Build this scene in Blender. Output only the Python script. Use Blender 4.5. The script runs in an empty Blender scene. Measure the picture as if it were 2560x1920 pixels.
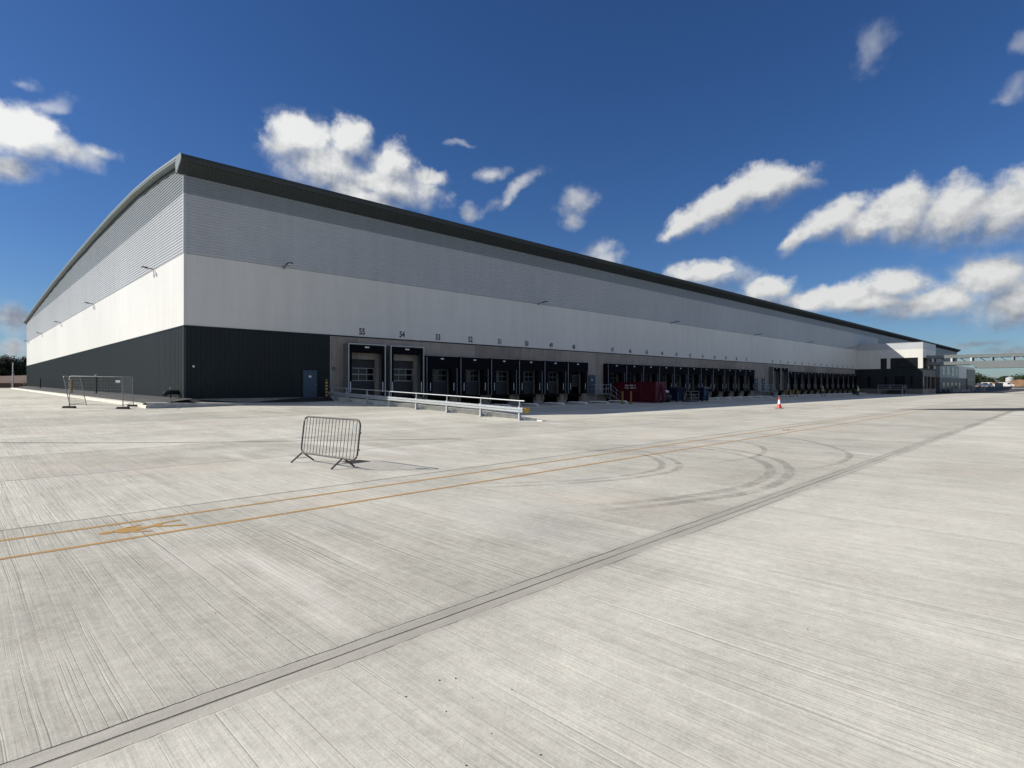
import bpy, bmesh, math, random
from mathutils import Vector, Matrix
random.seed(7)
R = math.radians
scene = bpy.context.scene
col = scene.collection

# ------------------------------------------------------------------ helpers
class MB:
    """Collects faces of one mesh."""
    def __init__(s): s.v=[]; s.f=[]; s.m=[]; s.sm=[]
    def face(s, pts, m=0, smooth=False):
        b=len(s.v); s.v+= [tuple(p) for p in pts]; s.f.append(tuple(range(b,b+len(pts)))); s.m.append(m); s.sm.append(smooth)
    def grid(s, rows, m=0, smooth=False, close=False):
        b=len(s.v); n=len(rows[0])
        for r in rows: s.v+=[tuple(p) for p in r]
        for i in range(len(rows)-1):
            for j in range(n if close else n-1):
                k=(j+1)%n
                s.f.append((b+i*n+j,b+i*n+k,b+(i+1)*n+k,b+(i+1)*n+j)); s.m.append(m); s.sm.append(smooth)
    def box(s,x0,x1,y0,y1,z0,z1,m=0):
        p=[(x,y,z) for z in(z0,z1) for y in(y0,y1) for x in(x0,x1)]
        b=len(s.v); s.v+=p
        for f in((0,2,3,1),(4,5,7,6),(0,1,5,4),(2,6,7,3),(0,4,6,2),(1,3,7,5)):
            s.f.append(tuple(b+i for i in f)); s.m.append(m); s.sm.append(False)
    def hexa(s,p,m=0):
        """8 points: bottom 4 (ccw from above), top 4"""
        b=len(s.v); s.v+=[tuple(q) for q in p]
        for f in((3,2,1,0),(4,5,6,7),(0,1,5,4),(1,2,6,5),(2,3,7,6),(3,0,4,7)):
            s.f.append(tuple(b+i for i in f)); s.m.append(m); s.sm.append(False)
    def prism(s,poly,axis,a0,a1,m=0):
        """poly of 2-D points extruded along axis 0/1/2"""
        def P(q,a):
            if axis==0: return (a,q[0],q[1])
            if axis==1: return (q[0],a,q[1])
            return (q[0],q[1],a)
        n=len(poly); b=len(s.v)
        s.v+=[P(q,a0) for q in poly]+[P(q,a1) for q in poly]
        s.f.append(tuple(b+i for i in range(n-1,-1,-1))); s.f.append(tuple(b+n+i for i in range(n)))
        s.m+=[m,m]; s.sm+=[False,False]
        for i in range(n):
            j=(i+1)%n; s.f.append((b+i,b+j,b+n+j,b+n+i)); s.m.append(m); s.sm.append(False)
    def tube(s,pts,r,n=8,m=0,cap=True):
        pts=[Vector(p) for p in pts]; rings=[]
        rr=r if isinstance(r,(list,tuple)) else [r]*len(pts)
        for i,p in enumerate(pts):
            t=(pts[min(i+1,len(pts)-1)]-pts[max(i-1,0)]).normalized()
            a=Vector((0,0,1)) if abs(t.z)<.9 else Vector((1,0,0))
            u=t.cross(a).normalized(); w=t.cross(u)
            rings.append([p+rr[i]*(math.cos(2*math.pi*k/n)*u+math.sin(2*math.pi*k/n)*w) for k in range(n)])
        s.grid(rings,m,True,True)
        if cap: s.face(rings[0][::-1],m); s.face(rings[-1],m)
    def lathe(s,prof,n=16,m=0,c=(0,0)):
        rows=[[(c[0]+r*math.cos(2*math.pi*k/n),c[1]+r*math.sin(2*math.pi*k/n),z) for k in range(n)] for r,z in prof]
        ms=m if isinstance(m,(list,tuple)) else [m]*(len(prof)-1)
        for i in range(len(rows)-1): s.grid([rows[i],rows[i+1]],ms[i],True,True)
        s.face(rows[-1],ms[-1]); s.face(rows[0][::-1],ms[0])
    def build(s,name,mats,parent=None,loc=None,rotz=0,recalc=True):
        me=bpy.data.meshes.new(name); me.from_pydata(s.v,[],s.f)
        if not isinstance(mats,(list,tuple)): mats=[mats]
        for m in mats: me.materials.append(m)
        for p,mi,sm in zip(me.polygons,s.m,s.sm): p.material_index=mi; p.use_smooth=sm
        if recalc:
            bm=bmesh.new(); bm.from_mesh(me); bmesh.ops.recalc_face_normals(bm,faces=bm.faces); bm.to_mesh(me); bm.free()
        me.update()
        o=bpy.data.objects.new(name,me); col.objects.link(o)
        if parent: o.parent=parent
        if loc: o.location=loc
        o.rotation_euler.z=rotz
        return o

def tag(o,label=None,cat=None,group=None,kind=None):
    if label: o['label']=label
    if cat: o['category']=cat
    if group: o['group']=group
    if kind: o['kind']=kind
    return o
def empty(name,loc=(0,0,0),rotz=0):
    o=bpy.data.objects.new(name,None); o.empty_display_size=.3; col.objects.link(o); o.location=loc; o.rotation_euler.z=rotz; return o
def copy_tree(o,parent=None):
    c=o.copy(); col.objects.link(c); c.parent=parent
    for ch in o.children: copy_tree(ch,c)
    return c

# ------------------------------------------------------------------ materials
def nt(name):
    m=bpy.data.materials.new(name); m.use_nodes=True; t=m.node_tree
    return m,t,t.nodes['Principled BSDF'],t.nodes['Material Output']
class G:
    """tiny node-graph writer"""
    def __init__(s,t): s.t=t
    def n(s,typ,**kw):
        k=s.t.nodes.new(typ)
        for a,b in kw.items(): setattr(k,a,b)
        return k
    def put(s,sock,v):
        if isinstance(v,bpy.types.NodeSocket): s.t.links.new(v,sock)
        elif v is not None: sock.default_value=v
    def math(s,op,a,b=None,c=None,clamp=False):
        k=s.n('ShaderNodeMath',operation=op,use_clamp=clamp)
        for i,v in enumerate((a,b,c)):
            if v is not None: s.put(k.inputs[i],v)
        return k.outputs[0]
    def vmath(s,op,a,b=None):
        k=s.n('ShaderNodeVectorMath',operation=op); s.put(k.inputs[0],a)
        if b is not None:
            s.put(k.inputs['Scale'] if op=='SCALE' else k.inputs[1],b)
        return k.outputs['Value'] if op in('LENGTH','DOT_PRODUCT') else k.outputs[0]
    def xyz(s,x=0,y=0,z=0):
        k=s.n('ShaderNodeCombineXYZ')
        for i,v in enumerate((x,y,z)): s.put(k.inputs[i],v)
        return k.outputs[0]
    def sep(s,v):
        k=s.n('ShaderNodeSeparateXYZ'); s.put(k.inputs[0],v); return k.outputs
    def noise(s,vec,scale,detail=4,rough=.5,dim='3D',col=False):
        k=s.n('ShaderNodeTexNoise',noise_dimensions=dim)
        if dim!='1D': s.put(k.inputs['Vector'],vec)
        else: s.put(k.inputs['W'],vec)
        s.put(k.inputs['Scale'],scale); s.put(k.inputs['Detail'],detail); s.put(k.inputs['Roughness'],rough)
        return k.outputs['Color' if col else 'Fac']
    def ramp(s,v,a,b,c0=0.,c1=1.,smooth=True):
        k=s.n('ShaderNodeMapRange',interpolation_type='SMOOTHSTEP' if smooth else 'LINEAR'); k.clamp=True
        s.put(k.inputs[0],v)
        for i,q in enumerate((a,b,c0,c1)): s.put(k.inputs[i+1],q)
        return k.outputs[0]
    def mix(s,f,a,b,mode='MIX'):
        k=s.n('ShaderNodeMix',data_type='RGBA',blend_type=mode)
        s.put(k.inputs[0],f); 
        for i,v in ((6,a),(7,b)):
            if isinstance(v,(tuple,list)): v=tuple(v)+((1,) if len(v)==3 else ())
            s.put(k.inputs[i],v)
        return k.outputs[2]
    def obj(s): return s.n('ShaderNodeTexCoord').outputs['Object']
    def bump(s,h,strength=.5,dist=.01,normal=None):
        k=s.n('ShaderNodeBump'); s.put(k.inputs['Height'],h); k.inputs['Strength'].default_value=strength; k.inputs['Distance'].default_value=dist
        if normal is not None: s.put(k.inputs['Normal'],normal)
        return k.outputs[0]

def mk(name,c,rough=.6,metal=0.,var=.12,scale=1.5,bump=0.,stretch=(1,1,1),spec=None,bscale=None):
    m,t,p,o=nt(name); g=G(t)
    v=g.obj()
    if stretch!=(1,1,1): v=g.vmath('MULTIPLY',v,stretch)
    f=g.noise(v,scale,6,.6)
    f2=g.ramp(f,.25,.75)
    g.put(p.inputs['Base Color'],g.mix(f2,tuple(x*(1-var) for x in c),tuple(min(1,x*(1+var)) for x in c)))
    g.put(p.inputs['Roughness'],g.ramp(f,.2,.8,max(.05,rough-.08),min(1,rough+.08)))
    p.inputs['Metallic'].default_value=metal
    if spec is not None: p.inputs['Specular IOR Level'].default_value=spec
    if bump: g.put(p.inputs['Normal'],g.bump(g.noise(v,bscale or scale*12,4),.4,bump))
    return m

# sheet-metal cladding: smooth paint with faint panel joints and streaks
def clad(name,c,rough=.45,panel=None,streak=.10,dirt=.09):
    m,t,p,o=nt(name); g=G(t); v=g.obj()
    s=g.sep(v)
    a=g.noise(g.vmath('MULTIPLY',v,(.9,.9,.12)),1.2,5,.6)      # runs of weathering down the sheet
    b=g.noise(v,.08,3)
    f=g.math('ADD',g.math('MULTIPLY',g.math('SUBTRACT',a,.5),streak*2.5),g.math('MULTIPLY',g.math('SUBTRACT',b,.5),dirt*2.5))
    f=g.math('ADD',f,1.)
    colr=g.mix(1.,c,g.xyz(f,f,f),'MULTIPLY')
    if panel:
        along=g.math('ADD',s[0],s[1])
        def line(x,P,w):
            q=g.math('ABSOLUTE',g.math('SUBTRACT',g.math('FRACT',g.math('DIVIDE',x,P)),.5))
            return g.ramp(q,.5-w/P,.5-w/P*.4)
        ln=g.math('MAXIMUM',line(along,panel[0],.022),line(g.math('SUBTRACT',s[2],5.87),panel[1],.018))
        colr=g.mix(g.math('MULTIPLY',ln,.12),colr,(c[0]*.45,c[1]*.45,c[2]*.45))
        # the panels' own faint micro-ribs
        w=g.math('SINE',g.math('MULTIPLY',s[2],2*math.pi/.1))
        g.put(p.inputs['Normal'],g.bump(g.math('ADD',w,g.math('MULTIPLY',g.noise(v,1.3,3),1.5)),.35,.0035))
    else:
        g.put(p.inputs['Normal'],g.bump(g.noise(v,.9,3),.25,.012))
    g.put(p.inputs['Base Color'],colr); p.inputs['Roughness'].default_value=rough
    p.inputs['Specular IOR Level'].default_value=.04 if max(c)<.1 else .35
    return m

M={}
M['white']=clad('white_panel_paint',(.64,.63,.59),.42,(6.1,1.21))
M['silver']=clad('silver_sheet_paint',(.445,.465,.485),.42)
M['midgrey']=clad('mid_grey_sheet_paint',(.235,.262,.28),.42)
M['anth']=clad('anthracite_sheet_paint',(.026,.0325,.0355),.5)
M['eave']=clad('dark_grey_eave_paint',(.055,.065,.066),.5)
M['verge']=clad('grey_green_trim_paint',(.165,.195,.19),.45)
M['roof']=clad('grey_roof_sheet',(.3,.33,.33),.5)
M['trim']=mk('pale_grey_trim',(.52,.53,.53),.5,0,.06)
M['black']=mk('black_rubber_fabric',(.006,.0065,.009),.85,0,.3,3,.004,spec=.08)
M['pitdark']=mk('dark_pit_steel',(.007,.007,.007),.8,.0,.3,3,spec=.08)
M['hood']=mk('grey_shelter_sheet',(.115,.13,.135),.6,0,.1,1,spec=.15)
M['door_sheet']=mk('grey_door_panel',(.055,.058,.062),.6,0,.1,1,spec=.1)
M['alu']=mk('aluminium_section',(.30,.31,.32),.5,.2,.1)
M['alu_dull']=mk('dull_door_rail',(.13,.135,.14),.6,0,.1)
M['glassdark']=mk('dark_glass',(.008,.011,.014),.12,0,.2,1,spec=.35)
M['stripe']=mk('white_guide_tape',(.75,.75,.74),.5,0,.06)
M['bumper']=mk('tan_dock_bumper',(.26,.20,.11),.8,0,.25,4)
M['bluedoor']=mk('blue_grey_steel_door',(.055,.082,.118),.5,0,.08,2,spec=.2)
M['galv']=mk('galvanised_steel',(.47,.50,.515),.48,.4,.2,9)
M['galvdark']=mk('weathered_galvanised_steel',(.27,.27,.27),.5,.5,.2,9)
M['numpaint']=mk('black_number_film',(.015,.015,.018),.5,0,.1)
M['yellow']=mk('yellow_enamel',(.46,.27,.035),.6,0,.15,5)
M['blackp']=mk('black_enamel',(.014,.014,.015),.4,0,.2,4)
M['signwhite']=mk('white_sign_plate',(.8,.8,.78),.4,0,.05)
M['signgrey']=mk('grey_sign_plate',(.30,.33,.33),.5,0,.08)
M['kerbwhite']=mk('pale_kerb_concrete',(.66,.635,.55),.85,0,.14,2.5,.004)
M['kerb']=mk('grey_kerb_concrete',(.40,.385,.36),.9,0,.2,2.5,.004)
M['tarmac']=mk('black_tarmac',(.022,.021,.022),.9,0,.3,6,.006,bscale=90)
M['asphalt']=mk('grey_asphalt',(.055,.054,.055),.9,0,.25,.6,.006,bscale=60)
M['lens']=mk('lamp_lens',(.75,.74,.70),.25,0,.05)
M['rubber']=mk('rubber_block',(.02,.017,.017),.85,0,.25,5)
M['red']=mk('red_skip_paint',(.075,.008,.016),.6,0,.28,2.2,spec=.15)
M['redpale']=mk('faded_red_skip_paint',(.13,.034,.043),.6,0,.2,2.2,spec=.15)
M['navy']=mk('navy_bin_paint',(.007,.009,.030),.6,0,.25,2.2,spec=.15)
M['teal']=mk('pale_blue_bin_paint',(.04,.09,.14),.6,0,.25,2.2,spec=.15)
M['coneRed']=mk('red_cone_plastic',(.72,.06,.035),.45,0,.1,8)
M['coneWhite']=mk('white_cone_sleeve',(.85,.83,.82),.35,0,.05,8)
M['bridge']=clad('bridge_sheet_paint',(.155,.175,.18),.45)
M['barrier']=mk('dark_barrier_steel',(.085,.08,.078),.55,.2,.2,9)
M['skin']=mk('skin',(.42,.24,.17),.6,0,.06)
M['hivis']=mk('yellow_hi_vis_cloth',(.62,.80,.10),.7,0,.1,8)
M['reflect']=mk('reflective_tape',(.72,.74,.72),.4,.2,.05)
M['navycloth']=mk('dark_work_cloth',(.016,.018,.024),.85,0,.2,9)
M['carwhite']=mk('white_van_paint',(.78,.78,.77),.25,0,.04)
M['tankgrey']=mk('pale_tank_paint',(.42,.44,.44),.6,0,.1)
M['tyre']=mk('tyre_rubber',(.016,.016,.016),.8,0,.2,8)
M['rim']=mk('wheel_rim_metal',(.35,.35,.36),.4,.6,.1)
M['lampred']=mk('red_lamp_plastic',(.45,.02,.02),.3,0,.05)
M['timber']=mk('brown_sleeper_timber',(.085,.052,.036),.85,0,.3,3,.006)
M['timberpale']=mk('pale_timber_post',(.30,.21,.17),.85,0,.25,3)
M['bark']=mk('tree_bark',(.05,.04,.03),.9,0,.3,4,.02)
M['soil']=mk('brown_soil',(.125,.078,.05),.95,0,.4,.25,.05,bscale=2)
M['soilorange']=mk('orange_clay_soil',(.27,.15,.075),.95,0,.4,.3,.05,bscale=2)
M['concblock']=mk('pale_concrete_block',(.22,.22,.21),.85,0,.15,2.5,.004)
M['brownpanel']=mk('brown_grey_panel',(.10,.088,.08),.55,0,.15,1.2)
M['stone']=mk('dark_stone',(.03,.028,.025),.9,0,.3,30)

def foliage(name,c):
    m,t,p,o=nt(name); g=G(t); v=g.obj()
    f=g.noise(v,.55,4,.6); f2=g.noise(v,3.,2)
    c0=g.mix(g.ramp(f,.3,.7),tuple(x*.55 for x in c),tuple(x*1.5 for x in c))
    g.put(p.inputs['Base Color'],g.mix(g.math('MULTIPLY',f2,.35),c0,(c[0]*1.7,c[1]*1.35,c[2])))
    p.inputs['Roughness'].default_value=.7; p.inputs['Specular IOR Level'].default_value=.2
    return m
M['leafdark']=foliage('dark_foliage',(.022,.034,.018))
M['leafmid']=foliage('mid_foliage',(.045,.06,.026))

# board-marked precast concrete of the dock wall
def precast():
    m,t,p,o=nt('precast_concrete'); g=G(t); v=g.obj(); s=g.sep(v)
    a=g.noise(v,.7,6,.65); b=g.noise(g.vmath('MULTIPLY',v,(1.6,1.6,.25)),1.5,5,.6)
    cell=g.n('ShaderNodeTexWhiteNoise',noise_dimensions='1D'); g.put(cell.inputs['W'],g.math('FLOOR',g.math('DIVIDE',s[0],6.4)))
    f=g.math('ADD',g.math('ADD',g.math('MULTIPLY',g.math('SUBTRACT',a,.5),.55),g.math('MULTIPLY',g.math('SUBTRACT',b,.5),.45)),g.math('MULTIPLY',g.math('SUBTRACT',cell.outputs['Value'],.5),.22))
    f=g.math('ADD',f,.5)
    c=g.mix(g.ramp(f,.2,.85),(.21,.18,.155),(.39,.355,.31))
    q=g.math('ABSOLUTE',g.math('SUBTRACT',g.math('FRACT',g.math('DIVIDE',s[0],6.4)),.5))
    c=g.mix(g.math('MULTIPLY',g.ramp(q,.4955,.4985),.75),c,(.09,.085,.08))
    g.put(p.inputs['Base Color'],c); p.inputs['Roughness'].default_value=.88
    g.put(p.inputs['Normal'],g.bump(a,.5,.01))
    return m
M['precast']=precast()

# brushed concrete of the yard
SL=.0155     # the bays and lines run a touch off the wall's direction
def yard_concrete():
    m,t,p,o=nt('brushed_yard_concrete'); g=G(t); v=g.obj(); s=g.sep(v)
    x=s[0]; y=g.math('SUBTRACT',s[1],g.math('MULTIPLY',g.math('ADD',s[0],10.7),SL))
    P=5.04
    bayc=g.math('DIVIDE',g.math('ADD',y,32.92),P); bay=g.math('FLOOR',bayc)
    far=g.math('LESS_THAN',y,-39.15)
    bay=g.math('SUBTRACT',g.math('MAXIMUM',bay,-1.),g.math('MULTIPLY',far,7))
    wn=g.n('ShaderNodeTexWhiteNoise',noise_dimensions='1D'); g.put(wn.inputs['W'],bay); bv=wn.outputs['Value']
    wob=g.math('MULTIPLY',g.math('SUBTRACT',g.noise(g.vmath('MULTIPLY',v,(.25,.55,0)),1.,2),.5),.055)   # brush wanders a little
    xs=g.math('ADD',g.math('ADD',x,wob),g.math('MULTIPLY',bay,13.7))
    fine=g.noise(g.xyz(g.math('MULTIPLY',xs,46),g.math('MULTIPLY',y,.9),0),1.,3,.55)
    mid=g.noise(g.xyz(g.math('MULTIPLY',xs,11),g.math('MULTIPLY',y,.22),3.3),1.,4,.6)
    wide=g.noise(g.xyz(g.math('MULTIPLY',xs,1.5),g.math('MULTIPLY',y,.06),7.7),1.,4,.6)
    grain=g.noise(v,38,3,.7); grit=g.noise(v,9,4,.65)
    patch=g.noise(v,.16,5,.6); patch2=g.noise(g.vmath('ADD',v,(91,37,0)),.42,5,.62); tint=g.noise(g.vmath('ADD',v,(11,57,5)),.3,4,.6)
    # broom strength differs over the slab
    broom=g.ramp(g.noise(v,.11,3,.5),.35,.7,.35,1.)
    f=.5
    def add(f,n,k,mul=None):
        q=g.math('MULTIPLY',g.math('SUBTRACT',n,.5),k)
        if mul is not None: q=g.math('MULTIPLY',q,mul)
        return g.math('ADD',f,q)
    f=add(f,fine,1.1,broom); f=add(f,mid,.85,broom); f=add(f,wide,.42); f=add(f,grain,.75); f=add(f,grit,.8)
    f=add(f,patch,.85); f=add(f,patch2,1.15); f=add(f,g.noise(g.vmath('MULTIPLY',v,(1.,.55,1)),1.7,4,.65),.75); f=add(f,bv,.32)
    base=g.mix(g.ramp(f,-.15,1.15,smooth=False),(.315,.30,.255),(.73,.705,.61))
    base=g.mix(g.math('MULTIPLY',g.ramp(tint,.5,.68),.24),base,(.60,.50,.41))
    base=g.mix(g.math('MULTIPLY',g.ramp(g.noise(v,.23,4),.56,.74),.3),base,(.45,.45,.45))
    # single broom lines, dark furrows and pale ridges
    gl=g.noise(g.xyz(g.math('MULTIPLY',xs,30),g.math('MULTIPLY',y,.13),5.1),1.,2,.5); gl2=g.noise(g.xyz(g.math('MULTIPLY',xs,62),g.math('MULTIPLY',y,.30),9.1),1.,2,.5)
    fur=g.math('MULTIPLY',g.math('MAXIMUM',g.ramp(gl,.60,.74),g.math('MULTIPLY',g.ramp(gl2,.60,.72),.8)),broom)
    rid=g.math('MULTIPLY',g.math('MAXIMUM',g.ramp(gl,.40,.27),g.math('MULTIPLY',g.ramp(gl2,.40,.28),.8)),broom)
    base=g.mix(g.math('MULTIPLY',fur,.24),base,(.235,.215,.18)); base=g.mix(g.math('MULTIPLY',rid,.30),base,(.84,.80,.70))
    # laitance: whiter swathes across the bays
    lai=g.noise(g.xyz(g.math('MULTIPLY',x,.55),g.math('MULTIPLY',y,.09),21),1.,4,.55)
    base=g.mix(g.math('MULTIPLY',g.ramp(lai,.60,.72),.5),base,(.80,.765,.69))
    # scuffs and small dark stains
    st=g.ramp(g.noise(g.vmath('MULTIPLY',v,(1,1.6,1)),1.15,5,.7),.70,.80)
    base=g.mix(g.math('MULTIPLY',st,.42),base,(.25,.225,.19))
    sp=g.ramp(g.noise(v,5.5,3,.6),.76,.82)
    base=g.mix(g.math('MULTIPLY',sp,.55),base,(.22,.17,.13))
    # joints parallel to the long wall
    fr=g.math('ABSOLUTE',g.math('SUBTRACT',g.math('FRACT',g.math('ADD',bayc,.5)),.5)); dj=g.math('MULTIPLY',fr,P)
    dj=g.math('ADD',dj,g.math('MULTIPLY',far,9)); dj=g.math('ADD',dj,g.math('MULTIPLY',g.math('SUBTRACT',g.noise(g.vmath('MULTIPLY',v,(3,3,0)),1.,3),.5),.012))
    dj=g.math('ADD',dj,g.math('MULTIPLY',g.math('LESS_THAN',y,-34.),9)); jl=g.ramp(dj,.040,.012)
    jd=g.math('MULTIPLY',g.ramp(dj,.10,.02),g.ramp(g.noise(g.vmath('MULTIPLY',v,(.25,.25,0)),1.,3),.4,.7))
    # cross joints every 12 m, one sawn
    frx=g.math('ABSOLUTE',g.math('SUBTRACT',g.math('FRACT',g.math('DIVIDE',g.math('ADD',x,2.2),12.)),.5)); jx=g.ramp(g.math('MULTIPLY',frx,12.),.016,.006)
    # slot where the ramp begins, running at 45 degrees to the wall
    dd=g.math('ABSOLUTE',g.math('ADD',g.math('ADD',g.math('MULTIPLY',x,.593),g.math('MULTIPLY',s[1],.805)),20.98))
    ramp_on=g.math('MULTIPLY',g.math('LESS_THAN',x,1.6),g.math('LESS_THAN',s[1],-8))
    jr=g.math('MULTIPLY',g.ramp(dd,.12,.06),ramp_on)
    # the wide trowelled joint
    db=g.math('ADD',y,39.15); edge=g.math('MULTIPLY',g.math('SUBTRACT',g.noise(g.vmath('MULTIPLY',v,(2.2,2.2,0)),1.,5,.65),.5),.05)
    dba=g.math('ABSOLUTE',db); band=g.ramp(g.math('ADD',dba,edge),.142,.127)
    saw=g.ramp(g.math('ABSOLUTE',g.math('ADD',db,g.math('MULTIPLY',edge,.35))),.014,.004)
    rim=g.math('MULTIPLY',g.ramp(g.math('ABSOLUTE',g.math('SUBTRACT',g.math('ADD',dba,edge),.132)),.011,.003),g.ramp(g.noise(g.vmath('MULTIPLY',v,(.9,.9,0)),1.,4,.7),.38,.6))
    dirtj=g.math('MULTIPLY',g.ramp(g.math('ADD',dba,edge),.30,.06),g.ramp(g.noise(g.vmath('ADD',g.vmath('MULTIPLY',v,(.22,.22,0)),(5,0,0)),1.,4),.38,.66))
    bandcol=g.mix(g.ramp(g.noise(g.vmath('MULTIPLY',v,(1.2,6,0)),1.,5,.65),.3,.7),(.395,.375,.325),(.55,.525,.46))
    base=g.mix(g.math('MULTIPLY',band,.62),base,bandcol)
    base=g.mix(g.math('MULTIPLY',dirtj,.5),base,(.27,.255,.222))
    base=g.mix(g.math('MULTIPLY',jd,.35),base,(.26,.25,.235))
    dark=g.math('MAXIMUM',g.math('MAXIMUM',g.math('MULTIPLY',jl,.6),g.math('MULTIPLY',jr,.7)),g.math('MAXIMUM',g.math('MULTIPLY',jx,.06),g.math('MAXIMUM',g.math('MULTIPLY',g.math('MULTIPLY',saw,.75),g.ramp(g.noise(g.vmath('MULTIPLY',v,(.5,.5,0)),1.,3),.3,.62,.3,1.)),g.math('MULTIPLY',rim,.6))))
    base=g.mix(dark,base,(.07,.06,.055))
    g.put(p.inputs['Base Color'],base); p.inputs['Roughness'].default_value=.92; p.inputs['Specular IOR Level'].default_value=.25
    notband=g.math('SUBTRACT',1.,band)
    h=g.math('MULTIPLY',g.math('ADD',g.math('MULTIPLY',fine,.7),g.math('MULTIPLY',mid,1.5)),g.math('MULTIPLY',broom,notband))
    h=g.math('SUBTRACT',h,g.math('MULTIPLY',g.math('MULTIPLY',fur,.65),notband)); h=g.math('ADD',h,g.math('MULTIPLY',grain,.22)); h=g.math('ADD',h,g.math('MULTIPLY',grit,.3))
    h=g.math('SUBTRACT',h,g.math('MULTIPLY',g.math('ADD',saw,rim),1.4))
    g.put(p.inputs['Normal'],g.bump(h,.9,.010))
    return m
M['yard']=yard_concrete()

def worn_paint(name,c,keep=.5,alpha=1.,scale=6.):
    """paint or rubber worn through to what lies below"""
    m,t,p,o=nt(name); g=G(t); v=g.obj()
    f=g.noise(g.vmath('MULTIPLY',v,(1,.35,1)),scale,5,.7); f2=g.noise(v,.7,3)
    a=g.math('MULTIPLY',g.ramp(g.math('ADD',g.math('MULTIPLY',f,.65),g.math('MULTIPLY',f2,.35)),keep-.13,keep+.1),alpha)
    g.put(p.inputs['Base Color'],g.mix(f2,tuple(q*.8 for q in c),tuple(q*1.15 for q in c))); p.inputs['Roughness'].default_value=.8
    g.put(p.inputs['Alpha'],a)
    return m
M['yellowline']=worn_paint('worn_yellow_line_paint',(.50,.29,.085),.40,.88)
M['oil']=worn_paint('old_oil',(.035,.032,.03),.3,.9,2.)  # dark tone for the shadow painted beside the crowd barrier
def soft_mark():
    m,t,p,o=nt('rubber_on_concrete'); g=G(t); v=g.obj()
    at=g.n('ShaderNodeAttribute'); at.attribute_name='soft'
    f=g.noise(v,5.,5,.7); f2=g.noise(v,.9,3)
    a=g.math('MULTIPLY',g.math('MULTIPLY',g.ramp(g.math('ADD',g.math('MULTIPLY',f,.6),g.math('MULTIPLY',f2,.4)),.34,.62),g.ramp(at.outputs['Fac'],0,.8)),.26)
    p.inputs['Base Color'].default_value=(.15,.14,.125,1); p.inputs['Roughness'].default_value=.85; g.put(p.inputs['Alpha'],a)
    return m
M['tyremark']=soft_mark()

# ------------------------------------------------------------------ ground
def lerp(a,b,t): return a+(b-a)*max(0.,min(1.,t))
def h(x,y):
    """height of the yard surface"""
    if x>=10.8:
        return lerp(0,-.24,(y+23)/9.)
    top=lerp(.5,.68,(x+1)/11.3); n=(y+22)
    if y<=-22: return 0.
    if y<=0: return top*(n/22.)*min(1,(n+2)/6.)
    return top+.006*y
def lines(a): 
    out=[]
    for i in range(len(a)-1):
        lo,hi,st=a[i][0],a[i+1][0],a[i][1]; k=max(1,round((hi-lo)/st))
        out+=[lo+(hi-lo)*j/k for j in range(k)]
    return out+[a[-1][0]]
gx=lines([(-160,40),(-40,6),(-16,1.2),(10.78,.02),(10.8,1.3),(40,6),(100,20),(340,0)])
gy=lines([(-160,30),(-40,3),(-24,1.),(-12,2),(0,8),(140,0)])
mb=MB(); mb.grid([[(x,y,h(x,y)) for x in gx] for y in gy])
ground=mb.build('concrete_yard',M['yard'],recalc=False); tag(ground,kind='structure')
mb=MB()
def terr(x,y):
    d=0
    return -.7
tx=[-4000,-1500,-600,-250,-100,0,100,200,340,500,800,1500,4000]
mb.grid([[(x,y,-.7) for x in tx] for y in tx])
tag(mb.build('terrain',M['soil'],recalc=False),kind='structure')
# dark asphalt of the car park past the first office block
mb=MB(); mb.grid([[(x,y,.006) for x in (167,200,240,290,340)] for y in (-26,-14,0,30)])
tag(mb.build('car_park',M['asphalt'],recalc=False),kind='structure')
mb=MB(); mb.grid([[(x,y,.012 if x<272 else (.65 if x<285 else 1.15)) for x in (262,271,284,296,330,360)] for y in (-46,-20,-8,2)])
tag(mb.build('car_park_ramp',M['asphalt'],recalc=False),kind='structure')
# flat black patch lying on the yard
mb=MB()
edge0=[(42.2,-31.6),(43.5,-32.9),(46,-34.4),(52,-38.6),(60,-44.5)]; edge1=[(42.0,-31.9),(41.9,-33.1),(42.6,-36.4),(47.5,-41.4),(55,-46.8)]
mb.grid([[(x,y,.004) for x,y in edge0],[(x,y,.004) for x,y in edge1]])
tag(mb.build('tarmac_patch',M['tarmac'],recalc=False),kind='structure')

def strip(pts,w,z=.004,sub=1):
    """flat ribbon lying on the ground"""
    mb=MB(); L=[];Rr=[]
    P=[Vector((a,b)) for a,b in pts]
    for i,q in enumerate(P):
        t=(P[min(i+1,len(P)-1)]-P[max(i-1,0)]).normalized(); n=Vector((-t.y,t.x))
        ww=w[i] if isinstance(w,(list,tuple)) else w
        for side,S in((ww/2,L),(-ww/2,Rr)):
            k=q+n*side; S.append((k.x,k.y,h(k.x,k.y)+z))
    mb.grid([L,Rr]); return mb
def smoothline(P,k=6):
    out=[]; n=len(P)
    for i in range(n-1):
        p0,p1,p2,p3=(Vector(P[max(i-1,0)]),Vector(P[i]),Vector(P[i+1]),Vector(P[min(i+2,n-1)]))
        for j in range(k):
            t=j/k; out.append(tuple(.5*((2*p1)+(-p0+p2)*t+(2*p0-5*p1+4*p2-p3)*t*t+(-p0+3*p1-3*p2+p3)*t**3)))
    return out+[tuple(P[-1])]
def along(y0,x0,x1,n=60): return [(x0+(x1-x0)*i/n, y0+SL*(x0+(x1-x0)*i/n+10.7)) for i in range(n+1)]
for y0,x0,x1 in((-34.54,-60,42),(-33.565,-60,40),):
    tag(strip(along(y0,x0,x1),.088,.004).build('yellow_walkway_line',M['yellowline'],recalc=False),kind='structure')
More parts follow.
